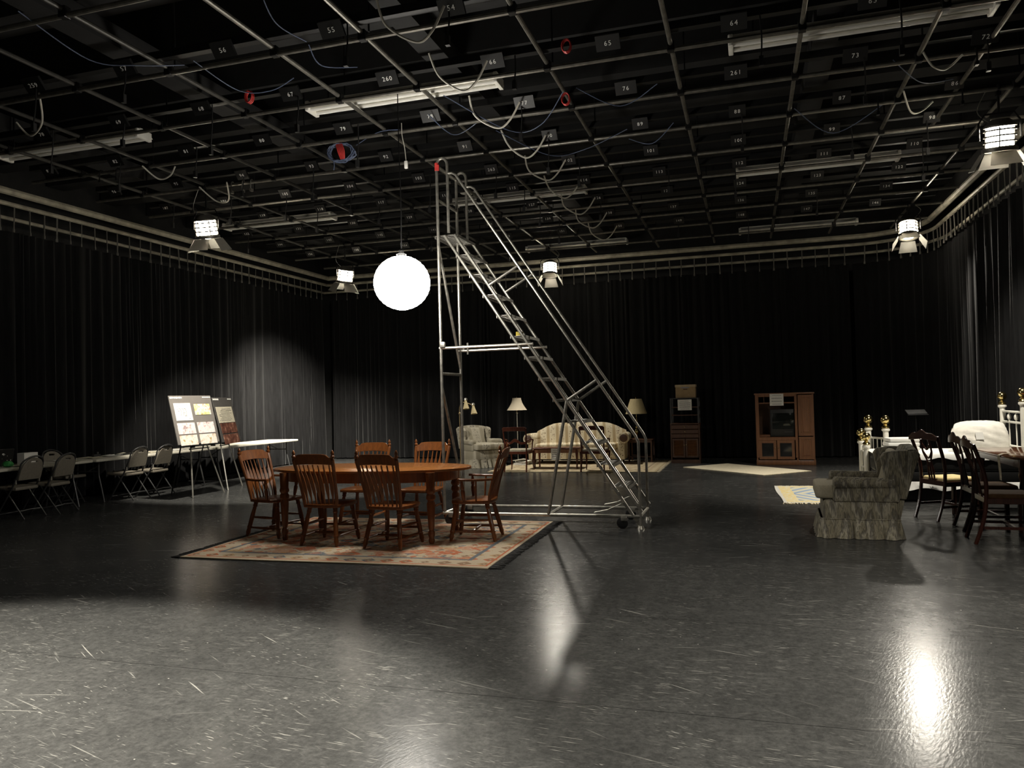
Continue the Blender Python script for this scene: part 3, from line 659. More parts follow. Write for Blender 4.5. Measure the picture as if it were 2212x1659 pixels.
LEGP = [(0, .020), (.04, .026), (.10, .022), (.13, .028), (.16, .019), (.2, .021), (.45, .026), (.7, .024), (.74, .03), (.78, .022), (.88, .026), (.93, .019), (1, .015)]
def dining_chair(label, arms, group):
    t = thing('dining_chair', label, 'chair', (0, 0, 0), 0, group)
    SZ = .43
    out = [(-.205, -.20), (-.12, -.225), (0, -.232), (.12, -.225), (.205, -.20), (.232, -.05), (.238, .10), (.21, .205), (.12, .232), (0, .238), (-.12, .232), (-.21, .205), (-.238, .10), (-.232, -.05)]
    MB().prism(out, .034, Matrix.Translation((0, 0, SZ - .017))).build('seat', 'cherry', t, bevel=.009)
    lg = [((-.165, .165, SZ - .03), (-.215, .225, 0)), ((.165, .165, SZ - .03), (.215, .225, 0)), ((-.15, -.16, SZ - .03), (-.21, -.255, 0)), ((.15, -.16, SZ - .03), (.21, -.255, 0))]
    for a, b in lg: MB().turned(a, b, LEGP, 10).build('leg', 'cherry', t)
    at_ = lambda i, k: V(lg[i][0]).lerp(V(lg[i][1]), k); sp = [(0, .009), (.25, .013), (.5, .016), (.75, .013), (1, .009)]
    for i, j, k in ((0, 2, .45), (1, 3, .45), (0, 2, .74), (1, 3, .74)): MB().turned(at_(i, k), at_(j, k), sp, 8).build('stretcher', 'cherry', t)
    a = at_(0, .74).lerp(at_(2, .74), .5); b = at_(1, .74).lerp(at_(3, .74), .5); MB().turned(a, b, sp, 8).build('stretcher', 'cherry', t)
    a = at_(0, .60); b = at_(1, .60); MB().turned(a, b, sp, 8).build('stretcher', 'cherry', t)
    yb = lambda z: -.195 - .17 * (max(z - SZ, 0) / .57) ** 1.25
    for s in (-1, 1):
        pts = [(s * (.19 + .045 * (z - SZ) / .55), yb(z), z) for z in [SZ - .01 + i * .045 for i in range(12)]]
        rr = [.017, .019, .021, .019, .018, .018, .018, .019, .019, .02, .02, .019]
        o = MB().tube(pts, rr, 10); tp = pts[-1]
        o.lathe((tp[0], tp[1], tp[2]), [(0, .019), (.012, .012), (.022, .020), (.036, .021), (.048, .011), (.058, .016), (.072, .017), (.086, .010), (.098, .004), (.10, .001)], 10); o.build('back_post', 'cherry', t)
    n = 16; rings = []
    for i in range(n + 1):
        u = -1 + 2 * i / n; x = u * .225; bow = -.028 * (1 - u * u)
        zt = .925 + .05 * (1 - abs(u) ** 4) ** .5 * (1 if abs(u) < .98 else .9) if abs(u) < .86 else .925 + .012; zl = .855 + .012 * (1 - u * u)
        rings.append([(x, yb(zl) + bow - .010, zl), (x, yb(zl) + bow + .010, zl), (x, yb(zt) + bow + .010, zt), (x, yb(zt) + bow - .010, zt)])
    MB().rings(rings).build('crest_rail', 'cherry', t, bevel=.004, seg=1)
    for i in range(7):
        u = (i - 3) / 3; xb, xt = u * .150, u * .178
        pts = []; ww = []; 
        for k in range(11):
            f = k / 10; z = SZ - .005 + f * (.865 - SZ); pts.append((xb + (xt - xb) * f, yb(z) - .028 * (1 - u * u) * f, z))
            ww.append([.013, .013, .018, .032, .041, .042, .040, .034, .018, .013, .013][k])
        MB().strip(pts, ww, .010, (1, 0, 0)).build('spindle', 'cherry', t)
    if arms:
        for s in (-1, 1):
            z = .655
            MB().strip(spline([(s * .218, yb(z), z), (s * .262, -.08, z - .004), (s * .272, .06, z), (s * .258, .125, z + .004)], 5), [.03] * 8 + [.042] * 6 + [.05, .04], .024, (1, 0, 0)).build('arm', 'cherry', t, bevel=.005, seg=1)
            MB().turned((s * .222, .07, SZ - .005), (s * .262, .085, z - .008), [(0, .013), (.2, .020), (.45, .024), (.55, .015), (.62, .022), (.8, .018), (1, .012)], 10).build('arm_post', 'cherry', t)
            MB().turned((s * .225, -.06, SZ - .005), (s * .252, -.07, z - .008), [(0, .009), (.5, .011), (1, .009)], 8).build('arm_post', 'cherry', t)
    return t
G1 = 'maple stained dining chairs around the oval table'
side = dining_chair('near-side dining chair at the easel end of the oval table, back to camera', False, G1); side.location = (-4.36, 7.42, RZ); side.rotation_euler = (0, 0, .0)
copy_tree(side, (-3.58, 7.36, RZ), -.06, 'near-side dining chair at the ladder end of the oval table, back to camera')
copy_tree(side, (-4.66, 8.72, RZ), PI + .05, 'far-side dining chair, orange crest lit, farther from the ladder post')
copy_tree(side, (-3.86, 8.74, RZ), PI - .03, 'far-side dining chair, orange crest lit, closest to the ladder post')
arm = dining_chair('dining armchair at the end of the oval table facing away from the easels', True, G1); arm.location = (-5.25, 7.74, RZ); arm.rotation_euler = (0, 0, -PI / 2 - .16)
copy_tree(arm, (-2.86, 7.88, RZ), PI / 2 + .12, 'dining armchair at the end of the oval table beside the ladder base')
dt = thing('dining_table', 'oval polished wooden dining table on chunky turned legs', 'table', (-4.09, 7.86, RZ), .04)
n = 56; sup = lambda k, a, b, e: (a * math.copysign(abs(math.cos(k)) ** e, math.cos(k)), b * math.copysign(abs(math.sin(k)) ** e, math.sin(k)))
MB().prism([sup(2 * PI * i / n, 1.17, .55, .92) for i in range(n)], .026, Matrix.Translation((0, 0, .757))).build('table_top', 'tabletop', dt, bevel=.009)
inn = [sup(2 * PI * i / n, .98, .45, .8) for i in range(n)]
MB().prism([sup(2 * PI * i / n, 1.0, .47, .8) for i in range(n)], .11, Matrix.Translation((0, 0, .689)), [inn[::-1]]).build('apron', 'cherry', dt)
for sx_ in (-1, 1):
    for sy_ in (-1, 1):
        MB().lathe((sx_ * .86, sy_ * .40, 0), [(0, .024), (.03, .034), (.06, .026), (.09, .036), (.12, .036), (.14, .025), (.17, .032), (.42, .046), (.45, .034), (.47, .05), (.50, .05), (.52, .038), (.54, .052), (.56, .052), (.575, .045), (.744, .05)], 16).build('leg', 'cherry', dt)
# ------------------------------------------------------------------ folding tables, their chairs and things on them
TX0, TX1, TZ = -10.78, -9.98, .715
def folding_table(y0, y1, label):
    t = thing('folding_table', label, 'table', ((TX0 + TX1) / 2, (y0 + y1) / 2, 0), 0, 'white folding tables in a row')
    L = y1 - y0; w = TX1 - TX0
    MB().box((0, 0, TZ - .022), (w, L, .044)).build('table_top', 'tabwhite', t, bevel=.014)
    for s in (-1, 1):
        y = s * (L / 2 - .22)
        for q in (-1, 1):
            MB().tube(spline([(q * .22, y, TZ - .05), (q * .22, y, .45), (q * .25, y, .32), (q * .33, y, .0)], 5), .014, 8).build('leg', 'foldframe', t)
        MB().tube([(-.22, y, .50), (.22, y, .50)], .011, 8).build('leg_brace', 'foldframe', t)
        MB().tube([(0, y, .50), (0, y - s * .45, TZ - .05)], .009, 6).build('leg_brace', 'foldframe', t)
    return t
folding_table(12.78, 15.62, 'white folding table farthest along the curtain, behind the easels')
folding_table(9.84, 12.70, 'white folding table in the middle of the row, papers spread on it')
folding_table(6.92, 9.78, 'white folding table carrying the dark laptop and the tissue box')
def folding_chair(label):
    t = thing('folding_chair', label, 'chair', (0, 0, 0), 0, 'padded folding chairs at the white tables')
    w = .215
    pts = [(-w, .20, .0), (-w * .98, -.09, .44), (-w * .93, -.20, .68)] + [(-w * .93 * math.cos(a), -.20 - .10 * math.sin(a) * .55 - .03 * math.sin(a), .72 + .155 * math.sin(a) ** .8) for a in [PI * i / 12 for i in range(1, 12)]] + [(w * .93, -.20, .68), (w * .98, -.09, .44), (w, .20, .0)]
    MB().tube(pts, .0125, 8).build('front_frame', 'foldframe', t)
    MB().tube([(-w * .9, .05, .43), (-w * .9, -.27, .0)], .011, 8).build('rear_leg', 'foldframe', t); MB().tube([(w * .9, .05, .43), (w * .9, -.27, .0)], .011, 8).build('rear_leg', 'foldframe', t)
    MB().tube([(-w * .9, -.185, .115), (0, -.19, .125), (w * .9, -.185, .115)], .008, 8).build('stretcher', 'foldframe', t); MB().tube([(-w, .155, .07), (w, .155, .07)], .008, 8).build('stretcher', 'foldframe', t)
    MB().box((0, .06, .435), (.40, .40, .05), (math.radians(3), 0, 0)).build('seat', 'foldpad', t, bevel=.018)
    o = [(-.195, 0), (.195, 0), (.197, .06), (.188, .16), (.165, .235), (.125, .285), (.07, .315), (0, .325), (-.07, .315), (-.125, .285), (-.165, .235), (-.188, .16), (-.197, .06)]
    hole = [(-.055, .25), (.055, .25), (.05, .278), (-.05, .278)]
    MB().prism(o, .030, Matrix.Translation((0, -.165, .545)) @ Matrix.Rotation(math.radians(90 + 18), 4, 'X'), [hole]).build('backrest', 'foldpad', t, bevel=.006, seg=1)
    for s in (-1, 1):
        MB().box((s * w * .95, -.14, .53), (.02, .03, .07)).build('hinge_bracket', 'alu', t, bevel=.004, seg=1)
    return t
fc = folding_chair('folding chair seen from behind, in front of the dark laptop'); fc.location = (-9.98, 8.47, 0); fc.rotation_euler = (0, 0, PI / 2 + .10)
copy_tree(fc, (-9.93, 8.98, 0), PI / 2 + .16, 'folding chair seen from behind, just past the laptop chair')
copy_tree(fc, (-9.98, 10.50, 0), PI / 2 + .04, 'folding chair near the easels, the one farther from the large easel')
copy_tree(fc, (-9.95, 11.05, 0), PI / 2 + .06, 'folding chair right beside the large easel')
copy_tree(fc, (-10.64, 9.83, 0), -PI / 2, 'folding chair on the curtain side of the tables, only its top rail showing')
def on_table(name, label, cat, x, y, mb, m, rz=0, group=None, **kw):
    o = mb.build(name, m, **kw); o.location = (x, y, TZ + .001); o.rotation_euler = (0, 0, rz); return tag(o, label, cat, group)
k = 0
for x, y, a, b, rz, mm, lb in ((-10.12, 9.47, .30, .23, .3, 'cream_paper', 'cream sheet overhanging the table edge past the second folding chair'), (-10.4, 9.62, .21, .28, -.2, 'paper', 'white sheet lying behind the overhanging cream sheet'), (-10.35, 10.1, .28, .22, .1, 'cream_paper', 'cream sheet on the middle table at its near end'),
        (-10.18, 8.73, .30, .24, .5, 'cream_paper', 'cream sheet between the two nearest folding chairs'), (-10.42, 10.6, .30, .22, .25, 'paper', 'white sheet in the middle of the paper spread'), (-10.3, 11.35, .28, .21, -.1, 'cream_paper', 'cream sheet behind the folding chair nearest the easels'), (-10.35, 12.0, .42, .30, .05, 'paper', 'wide white sheet behind the large easel legs'), (-10.55, 11.0, .22, .30, .4, 'cream_paper', 'tilted cream sheet near the curtain edge of the middle table')):
    mb = MB(); nseg = 6; rr = []
    for i in range(nseg + 1):
        u = i / nseg; z = .002 + .012 * math.sin(u * PI * 1.3 + k) ** 2; rr.append([(-a / 2 + a * u, -b / 2, z), (-a / 2 + a * u, b / 2, z + .004 * (k % 3)), (-a / 2 + a * u, b / 2, z + .002 + .004 * (k % 3)), (-a / 2 + a * u, -b / 2, z + .002)])
    on_table('paper_sheet', lb, 'paper', x, y, mb.rings(rr), mm, rz, 'loose papers on the folding tables'); k += 1
lp = thing('laptop', 'dark open laptop with white marks on its lid on the folding table', 'laptop', (-10.58, 8.58, TZ), PI / 2 - .1)
MB().box((0, 0, .010), (.36, .25, .018)).build('keyboard_base', 'black', lp, bevel=.004, seg=1)
sc_ = MB().box((0, -.155, .135), (.36, .012, .245), (math.radians(14), 0, 0)).build('screen_lid', 'black', lp, bevel=.004, seg=1)
mk = MB()
for i in range(16):
    u, v = random.uniform(-.15, .16), random.uniform(-.1, .06); s = .022 if i == 0 else random.uniform(.004, .009)
    if i == 0: u, v = .02, .05
    c = Matrix.Translation((0, -.155, .135)) @ Matrix.Rotation(math.radians(14), 4, 'X'); mk.box(c @ V((u, -.0075, v)), (s * 1.3, .002, s), (math.radians(14), 0, 0))
mk.build('white_marks', 'paper', sc_, smooth=False)
tb_ = thing('tissue_box', 'white upright tissue box on the folding table beside the laptop', 'box', (-10.52, 9.08, TZ), .1)
MB().box((0, 0, .085), (.13, .26, .17)).build('carton', 'paper', tb_, bevel=.004, seg=1)
MB().box((.066, -.1, .07), (.002, .012, .10)).build('printed_stripe', 'ph_peach', tb_, smooth=False)
on_table('green_bag', 'small crumpled green bag beside the laptop', 'bag', -10.22, 8.50, MB().lathe((0, 0, 0), [(0, .03), (.02, .07), (.05, .075), (.08, .05), (.09, .01)], 9), 'green')
on_table('tape_gun', 'small dark gadget with a white knob among the papers', 'gadget', -10.45, 10.3, MB().box((0, 0, .025), (.06, .14, .05)).cyl((0, .03, .05), (0, .03, .09), .018, n=10), 'screen_stand', bevel=.006)
on_table('keyboard_tray', 'flat dark tray lying among the papers on the middle table', 'tray', -10.4, 10.85, MB().box((0, 0, .012), (.16, .30, .022)), 'black', .2, bevel=.005)
# ------------------------------------------------------------------ easels with boards
def easel(label, loc, rz):
    t = thing('display_easel', label, 'easel', loc, rz, 'aluminium easels by the tables')
    top = V((0, -.20, 1.62))
    for s in (-1, 1):
        MB().tube([top + V((s * .03, 0, 0)), (s * .40, .16, 0)], .0125, 8).build('leg', 'alu', t)
        MB().box((s * .26, .055, .84), (.05, .07, .03)).build('support_peg', 'black', t, bevel=.004, seg=1)
    MB().tube([top, (0, -.62, 0)], .0125, 8).build('rear_leg', 'black_metal', t)
    MB().tube([(-.25, -.02, .80), (.25, -.02, .80)], .010, 8).build('cross_bar', 'black_metal', t)
    MB().box(tuple(top), (.10, .05, .06)).build('top_block', 'black', t, bevel=.006)
    return t
def board(label, loc, rz, W, H, m, items, tilt=13):
    t = thing('presentation_board', label, 'board', loc, rz)
    T = Matrix.Rotation(math.radians(tilt), 4, 'X')
    def pl(nm, c, d, mm, par=t):
        mb = MB().box((0, 0, 0), d); M_ = T @ Matrix.Translation(c); mb.v = [tuple(M_ @ V(v)) for v in mb.v]; return mb.build(nm, mm, par, smooth=False)
    pl('foam_board', (0, 0, H / 2), (W, .012, H), m)
    # header lettering: title block at one corner, smaller line at the other
    for x0, x1, z0, z1 in ((-W / 2 + .02, -W / 2 + .30, H - .055, H - .02), (W / 2 - .22, W / 2 - .02, H - .042, H - .022)):
        u = x0; mb = MB()
        while u < x1:
            w = random.uniform(.010, .024); mb.box((-u - w / 2, .008, (z0 + z1) / 2), (w, .003, (z1 - z0) * random.uniform(.7, 1))); u += w + .006
        mb.v = [tuple(T @ V(v)) for v in mb.v]; mb.build('title_lettering', 'paper', t, smooth=False)
    for x, z, w, h, mm, nm in items:
        x = -x
        o = pl(nm, (x, .0085, z), (w, .004, h), mm)
        if mm == 'paper' or mm == 'cream_paper':
            mb = MB()
            if nm == 'sketch_print':
                for q in range(3): mb.tube([(x - .04 + .06 * q + .03 * math.cos(a), .0115, z + .06 * math.sin(a)) for a in [.9 + PI * 1.2 * i / 8 for i in range(9)]], .002, 4)
                for q in range(9): mb.box((x + random.uniform(-.4, .4) * w, .0115, z + random.uniform(-.42, .42) * h), (random.uniform(.01, .06), .002, .004))
            else:
                for q in range(9): mb.box((x + random.uniform(-.1, .1) * w, .0115, z + h * (.36 - .09 * q)), (w * random.uniform(.5, .75), .002, .004))
            mb.v = [tuple(T @ V(v)) for v in mb.v]; mb.build('print_lines', 'ink', o, smooth=False)
    return t
# local x of a board facing +X runs along +Y of the room
easel('aluminium easel holding the larger grey picture board', (-9.05, 11.14, 0), -PI / 2)
board('grey display board of six prints on the easel nearer the folding chairs', (-8.895, 10.93, .90), -PI / 2, 1.03, .83, 'board',
      [(-.24, .55, .40, .30, 'paper', 'sketch_print'), (.24, .585, .40, .19, 'ph_yel', 'photo_print'), (-.24, .265, .42, .19, 'ph_pink', 'photo_print'), (.24, .265, .42, .19, 'ph_pink', 'photo_print'), (-.24, .065, .42, .17, 'ph_peach', 'photo_print'), (.24, .065, .42, .17, 'ph_peach', 'photo_print')])
a2 = -PI / 2 + .33
easel('aluminium easel holding the darker board, farther from the folding chairs', (-9.28, 12.12, 0), a2)
board('dark display board with one sketch and two red prints on the farther easel', (-9.22, 12.22, .87), a2, 1.02, .83, 'board2',
      [(-.02, .50, .86, .30, 'cream_paper', 'text_print'), (.0, .245, .84, .19, 'ph_dark', 'photo_print'), (.0, .04, .84, .18, 'ph_dark', 'photo_print')])
# ------------------------------------------------------------------ sitting group under the far fresnel
rug('area_rug', 'beige floral area rug under the striped sofa', (-3.48, 16.65), 1.72, 1.38, 'rug2', 0, ('x', .06, 'fringe_cream', 120))
RH = .013
sf = thing('sofa', 'cream striped floral camelback sofa with rolled arms', 'sofa', (-3.74, 17.35, RH), PI)
def camel(u):
    K = [(0, .955), (.12, .945), (.27, .915), (.36, .905), (.48, .91), (.62, .89), (.78, .83), (.9, .765), (1, .72)]; a = abs(u)
    for (x0, y0), (x1, y1) in zip(K, K[1:]):
        if a <= x1 + 1e-6: return y0 + (y1 - y0) * (a - x0) / (x1 - x0)
nb = 48; rings = []
for i in range(nb + 1):
    u = -1 + 2 * i / nb; x = u * 1.05; h = camel(u); bow = .05 * (1 - u * u)
    rings.append([(x, -.36 - bow * .3, .16), (x, -.10, .16), (x, -.13, .44), (x, -.21, h - .10), (x, -.25, h - .02), (x, -.31, h + .005), (x, -.37, h - .02), (x, -.40, h - .10), (x, -.40, .40)])
MB().rings(rings).build('backrest', 'sofa', sf, ang=60)
MB().box((0, .05, .22), (2.0, .68, .22)).build('base', 'sofa', sf, bevel=.02)
for i in range(3): MB().box((-.62 + .62 * i, .10, .395), (.612, .60, .13)).build('seat_cushion', 'sofa', sf, bevel=.035, seg=3)
for s in (-1, 1):
    MB().box((s * 1.03, .02, .33), (.14, .74, .46), None, (1.0, .97)).build('arm', 'sofa', sf, bevel=.02)
    a = MB().turned((s * 1.06, -.33, .585), (s * 1.09, .41, .575), [(0, .03), (.01, .10), (.5, .112), (.985, .122), (1, .10)], 18).build('arm_roll', 'sofa', sf)
    MB().turned((s * 1.09, .405, .575), (s * 1.09, .425, .575), [(0, .09), (.6, .085), (1, .05)], 16).build('arm_facing', 'walnut', a)
    for y in (.32, -.30): MB().turned((s * .95, y, .12), (s * .97, y + .02 * (1 if y > 0 else -1), .0), [(0, .035), (.5, .028), (1, .016)], 10).build('leg', 'mahog', sf)
# wing chair
def wing_chair(name, label, loc, rz, m, mc, s=1.0, ruffle=True, group=None):
    t = thing(name, label, 'armchair', loc, rz, group)
    MB().box((0, .035, .28), (.74, .71, .22), None, (.98, .97)).build('base', m, t, bevel=.03)
    # skirt with gathered pleats
    per = []
    for (x0, y0), (x1, y1) in zip([(-.37, -.325), (.37, -.325), (.38, .41), (-.38, .41)], [(.37, -.325), (.38, .41), (-.38, .41), (-.37, -.325)]):
        L = math.hypot(x1 - x0, y1 - y0); k = int(L / .0125); nx, ny = (y1 - y0) / L, -(x1 - x0) / L
        for i in range(k): u = i / k; per.append((x0 + (x1 - x0) * u, y0 + (y1 - y0) * u, nx, ny, u * L))
    rings = []
    for z, amp, out in ((.195, .001, .0), (.185, .008, .006), (.12, .022, .014), (.05, .030, .024), (.004, .033, .034)):
        rings.append([(x + nx * (out + amp * (abs(math.sin(l * 22 + .5 * math.sin(l * 17))) ** .5 * 2 - 1.3)), y + ny * (out + amp * (abs(math.sin(l * 22 + .5 * math.sin(l * 17))) ** .5 * 2 - 1.3)), z + .006 * math.sin(l * 9) * (z < .02) * 0) for x, y, nx, ny, l in per])
    MB().rings(rings, cap=False).build('skirt', m, t, ang=80)
    MB().tube([(x + nx * .004, y + ny * .004, .196) for x, y, nx, ny, l in per[::6]], .007, 6, closed=True).build('skirt_piping', m, t)
    c = [(-.265, -.26), (.265, -.26), (.265, .26), (.36, .27), (.36, .42), (.3, .455), (-.3, .455), (-.36, .42), (-.36, .27), (-.265, .26)]
    MB().prism(c, .14, Matrix.Translation((0, 0, .465))).build('seat_cushion', mc, t, bevel=.04, seg=3)
    for q in (-1, 1):
        MB().box((q * .325, -.02, .455), (.105, .62, .17)).build('arm', m, t, bevel=.02)
        MB().turned((q * .335, -.30, .555), (q * .345, .285, .560), [(0, .03), (.02, .058), (.5, .062), (.97, .066), (1, .04)], 14).build('arm_roll', m, t)
        out = [(-.39, .40), (-.52, .86), (-.47, .885), (-.33, .89), (-.20, .87), (-.165, .82), (-.185, .72), (-.20, .62), (-.17, .56), (-.15, .42)]
        MB().prism(out, .085, Matrix.Translation((q * .325, 0, 0)) @ Matrix(((0, 0, 1, 0), (1, 0, 0, 0), (0, 1, 0, 0), (0, 0, 0, 1)))).build('wing', m, t, bevel=.026, seg=3)
    n = 14; rings = []
    for i in range(n + 1):
        u = -1 + 2 * i / n; x = u * .335; h = .895 + .035 * (1 - u * u)
        rings.append([(x, -.33, .18), (x, -.20, .20), (x, -.26, .52), (x, -.37, h - .08), (x, -.42, h), (x, -.49, h + .002), (x, -.53, h - .05), (x, -.40, .50)])
    MB().rings(rings).build('backrest', m, t, ang=50)
    MB().box((0, -.285, .68), (.50, .10, .40), (math.radians(15), 0, 0)).build('back_cushion', mc, t, bevel=.04, seg=3)
    for q in (-1, 1):
        MB().box((q * .30, .33, .06), (.05, .05, .12), None, (1.3, 1.3)).build('leg', 'mahog', t)
    return t
wing_chair('wing_chair', 'grey floral striped wing chair beside the gooseneck floor lamp', (-5.83, 16.55, 0), PI + .85, 'floral', 'floral')
# open arm chairs seen from behind
def open_chair(label, loc, rz):
    t = thing('open_armchair', label, 'chair', loc, rz, 'dark wooden open armchairs facing the sofa')
    w = .25
    for s in (-1, 1):
        MB().tube(spline([(s * .235, -.30, 0), (s * .228, -.245, .22), (s * .225, -.225, .42), (s * .235, -.25, .66), (s * .245, -.31, .90)], 5), .017, 8).build('back_post', 'rosewood', t)
        MB().tube(spline([(s * .245, .25, 0), (s * .232, .235, .18), (s * .25, .245, .40)], 5), [.011, .012, .013, .014, .016, .017, .018, .019, .02, .021, .022], 8).build('front_leg', 'rosewood', t)
        MB().tube(spline([(s * .238, -.25, .63), (s * .275, -.10, .655), (s * .285, .08, .64), (s * .27, .12, .61)], 5), .015, 8).build('arm', 'rosewood', t)
        MB().tube(spline([(s * .275, .09, .63), (s * .285, .02, .55), (s * .25, .10, .40)], 5), .014, 8).build('arm_post', 'rosewood', t)
        MB().box((s * .235, .0, .385), (.03, .46, .055)).build('side_rail', 'rosewood', t, bevel=.005, seg=1)
    MB().box((0, .245, .385), (.48, .03, .055)).build('front_rail', 'rosewood', t, bevel=.005, seg=1); MB().box((0, -.225, .385), (.45, .03, .055)).build('rear_rail', 'rosewood', t, bevel=.005, seg=1)
    MB().box((0, .01, .425), (.455, .46, .06)).build('seat', 'seatcloth', t, bevel=.022, seg=3)
    MB().strip([(-.24, -.305, .875), (0, -.315, .88), (.24, -.305, .875)], .085, .022, (0, -.2, 1)).build('crest_rail', 'rosewood', t, bevel=.005, seg=1)
    MB().strip(spline([(-.235, -.262, .60), (-.12, -.262, .585), (0, -.262, .645), (.12, -.262, .585), (.235, -.262, .60)], 5), [.05] * 7 + [.07] * 7 + [.05] * 7, .020, (0, 0, 1)).build('mid_rail', 'rosewood', t, bevel=.004, seg=1)
    return t
open_chair('dark open-back armchair in front of the white-shaded floor lamp', (-4.60, 15.42, RH), .0)
open_chair('dark open-back armchair behind the ladder stringers in front of the sofa', (-3.00, 15.45, RH), -.02)
cf = thing('coffee_table', 'low reddish-brown coffee table in front of the sofa', 'table', (-3.95, 16.15, RH))
MB().box((0, 0, .425), (1.05, .52, .025)).build('table_top', 'rosewood', cf, bevel=.006); MB().box((0, 0, .37), (.96, .44, .085)).build('apron', 'oak', cf, bevel=.004, seg=1)
for x in (-.46, .46):
    for y in (-.20, .20): MB().turned((x, y, .40), (x, y, 0), [(0, .026), (.2, .03), (.5, .02), (.9, .016), (1, .02)], 10).build('leg', 'rosewood', cf)
def sign(label, loc, w, h, rz=0, tilt=0, lines=5, flutter=.01):
    t = thing('paper_sign', label, 'sign', loc, rz)
    n = 6; rr = []
    for i in range(n + 1):
        z = -h * i / n; y = flutter * math.sin(i / n * 2.4); rr.append([(-w / 2, y, z), (w / 2, y + .002, z), (w / 2, y + .0035, z), (-w / 2, y + .0015, z)])
    MB().rings(rr).build('sheet', 'paper', t, ang=60)
    mb = MB()
    for q in range(lines):
        z = -h * (.14 + .74 * q / max(lines - 1, 1)); u = -w * .36 + (.06 * w if q in (0, lines - 1) else 0)
        big = 1.5 if 0 < q < lines - 1 else 1.0
        while u < -(-w * .36 + (.06 * w if q in (0, lines - 1) else 0)):
            l = random.uniform(.010, .022); mb.box((u + l / 2, flutter * math.sin(-z / h * 2.4) - .002, z), (l, .002, .010 * big)); u += l + .008
    mb.build('printed_lines', 'ink', t, smooth=False)
    return t
sign('white paper sign hanging from the edge of the coffee table', (-3.93, 15.875, RH + .425), .20, .24)
# lamps
fl1 = thing('floor_lamp', 'brass gooseneck floor lamp with two cone shades', 'lamp', (-6.26, 16.35, 0))
MB().lathe((0, 0, 0), [(0, .13), (.015, .135), (.03, .10), (.05, .03), (.06, .012)], 18).build('base', 'oldbrass', fl1); MB().cyl((0, 0, .05), (0, 0, 1.22), .011, n=10).lathe((0, 0, 1.19), [(0, .012), (.01, .024), (.035, .026), (.05, .014), (.06, .011)], 12).build('pole', 'oldbrass', fl1)
MB().tube(spline([(0, 0, 1.22), (.005, 0, 1.34), (.06, -.02, 1.45), (.15, -.03, 1.47)], 6), .010, 8).build('gooseneck', 'oldbrass', fl1)
MB().tube([(.15, -.03, 1.47), (.33, -.04, 1.40)], .009, 8).build('cross_arm', 'oldbrass', fl1)
for x, z, a, nm in ((.17, 1.545, .10, 0), (.345, 1.43, .14, 1)):
    p = V((x, -.04, z)); d = V((math.sin(a), -.15, -1)).normalized()
    MB().turned(p, p + d * .235, [(0, .012), (.04, .036), (.16, .036), (.2, .026), (.34, .03), (.97, .072), (1, .072), (1, .066), (.9, .058)], 16).build('cone_shade', 'shade2', fl1)
    MB().turned(p - d * .015, p + d * .035, [(0, .02), (.3, .038), (1, .038)], 14).build('socket_cap', 'alu', fl1)
fl2 = thing('floor_lamp', 'slim floor lamp with a white bell shade behind the dark chair', 'lamp', (-5.17, 17.25, RH))
MB().lathe((0, 0, 0), [(0, .14), (.02, .14), (.035, .06), (.06, .02), (.08, .012)], 18).build('base', 'alu', fl2); MB().cyl((0, 0, .07), (0, 0, 1.20), .012, n=10).ball((0, 0, 1.175), .028).build('pole', 'alu', fl2)
MB().lathe((0, 0, 1.235), [(0, .235), (.03, .215), (.10, .165), (.18, .125), (.25, .105), (.285, .10), (.285, .097), (.18, .12), (.03, .21), (0, .232)], 28).build('lamp_shade', 'shade', fl2); MB().cyl((0, 0, 1.19), (0, 0, 1.30), .02, n=10).cyl((0, 0, 1.5), (0, 0, 1.545), .008, n=8).build('socket', 'oldbrass', fl2)
st = thing('side_table', 'small dark square side table beside the sofa arm', 'table', (-2.36, 17.70, RH))
MB().box((0, 0, .51), (.58, .56, .022)).build('table_top', 'walnut', st, bevel=.005); MB().box((0, 0, .47), (.52, .50, .06)).build('apron', 'walnut', st, bevel=.003, seg=1)
for x in (-.25, .25):
    for y in (-.24, .24): MB().box((x, y, .245), (.035, .035, .49)).build('leg', 'walnut', st)
MB().box((0, 0, .12), (.50, .48, .018)).build('shelf', 'walnut', st)
tl = thing('table_lamp', 'brass table lamp with a yellowish pleated cone shade', 'lamp', (-2.46, 17.72, RH + .522))
MB().lathe((0, 0, 0), [(0, .075), (.015, .08), (.03, .05), (.05, .022), (.09, .03), (.14, .058), (.19, .05), (.24, .024), (.27, .035), (.30, .022), (.36, .045), (.40, .03), (.45, .014), (.56, .012)], 18).build('base', 'brass', tl)
MB().lathe((0, 0, .565), [(0, .245), (.34, .13), (.34, .126), (0, .24)], 24).build('lamp_shade', 'shade2', tl); MB().cyl((0, 0, .56), (0, 0, .66), .018, n=10).cyl((0, 0, .9), (0, 0, .95), .008, n=8).build('socket', 'brass', tl)
fp = MB()
for i in range(5): fp.box((random.uniform(-.08, .08), random.uniform(-.05, .05), .05 + .015 * i), (.28, .2, .010), (random.uniform(-.3, .3), random.uniform(-.3, .3), random.uniform(-1, 1)))
fp.box((0, 0, .02), (.3, .22, .04)); o = fp.build('crumpled_paper', 'paper'); o.location = (-4.98, 16.85, RH); tag(o, 'bright crumpled paper heap on the floor between sofa and wing chair', 'paper')
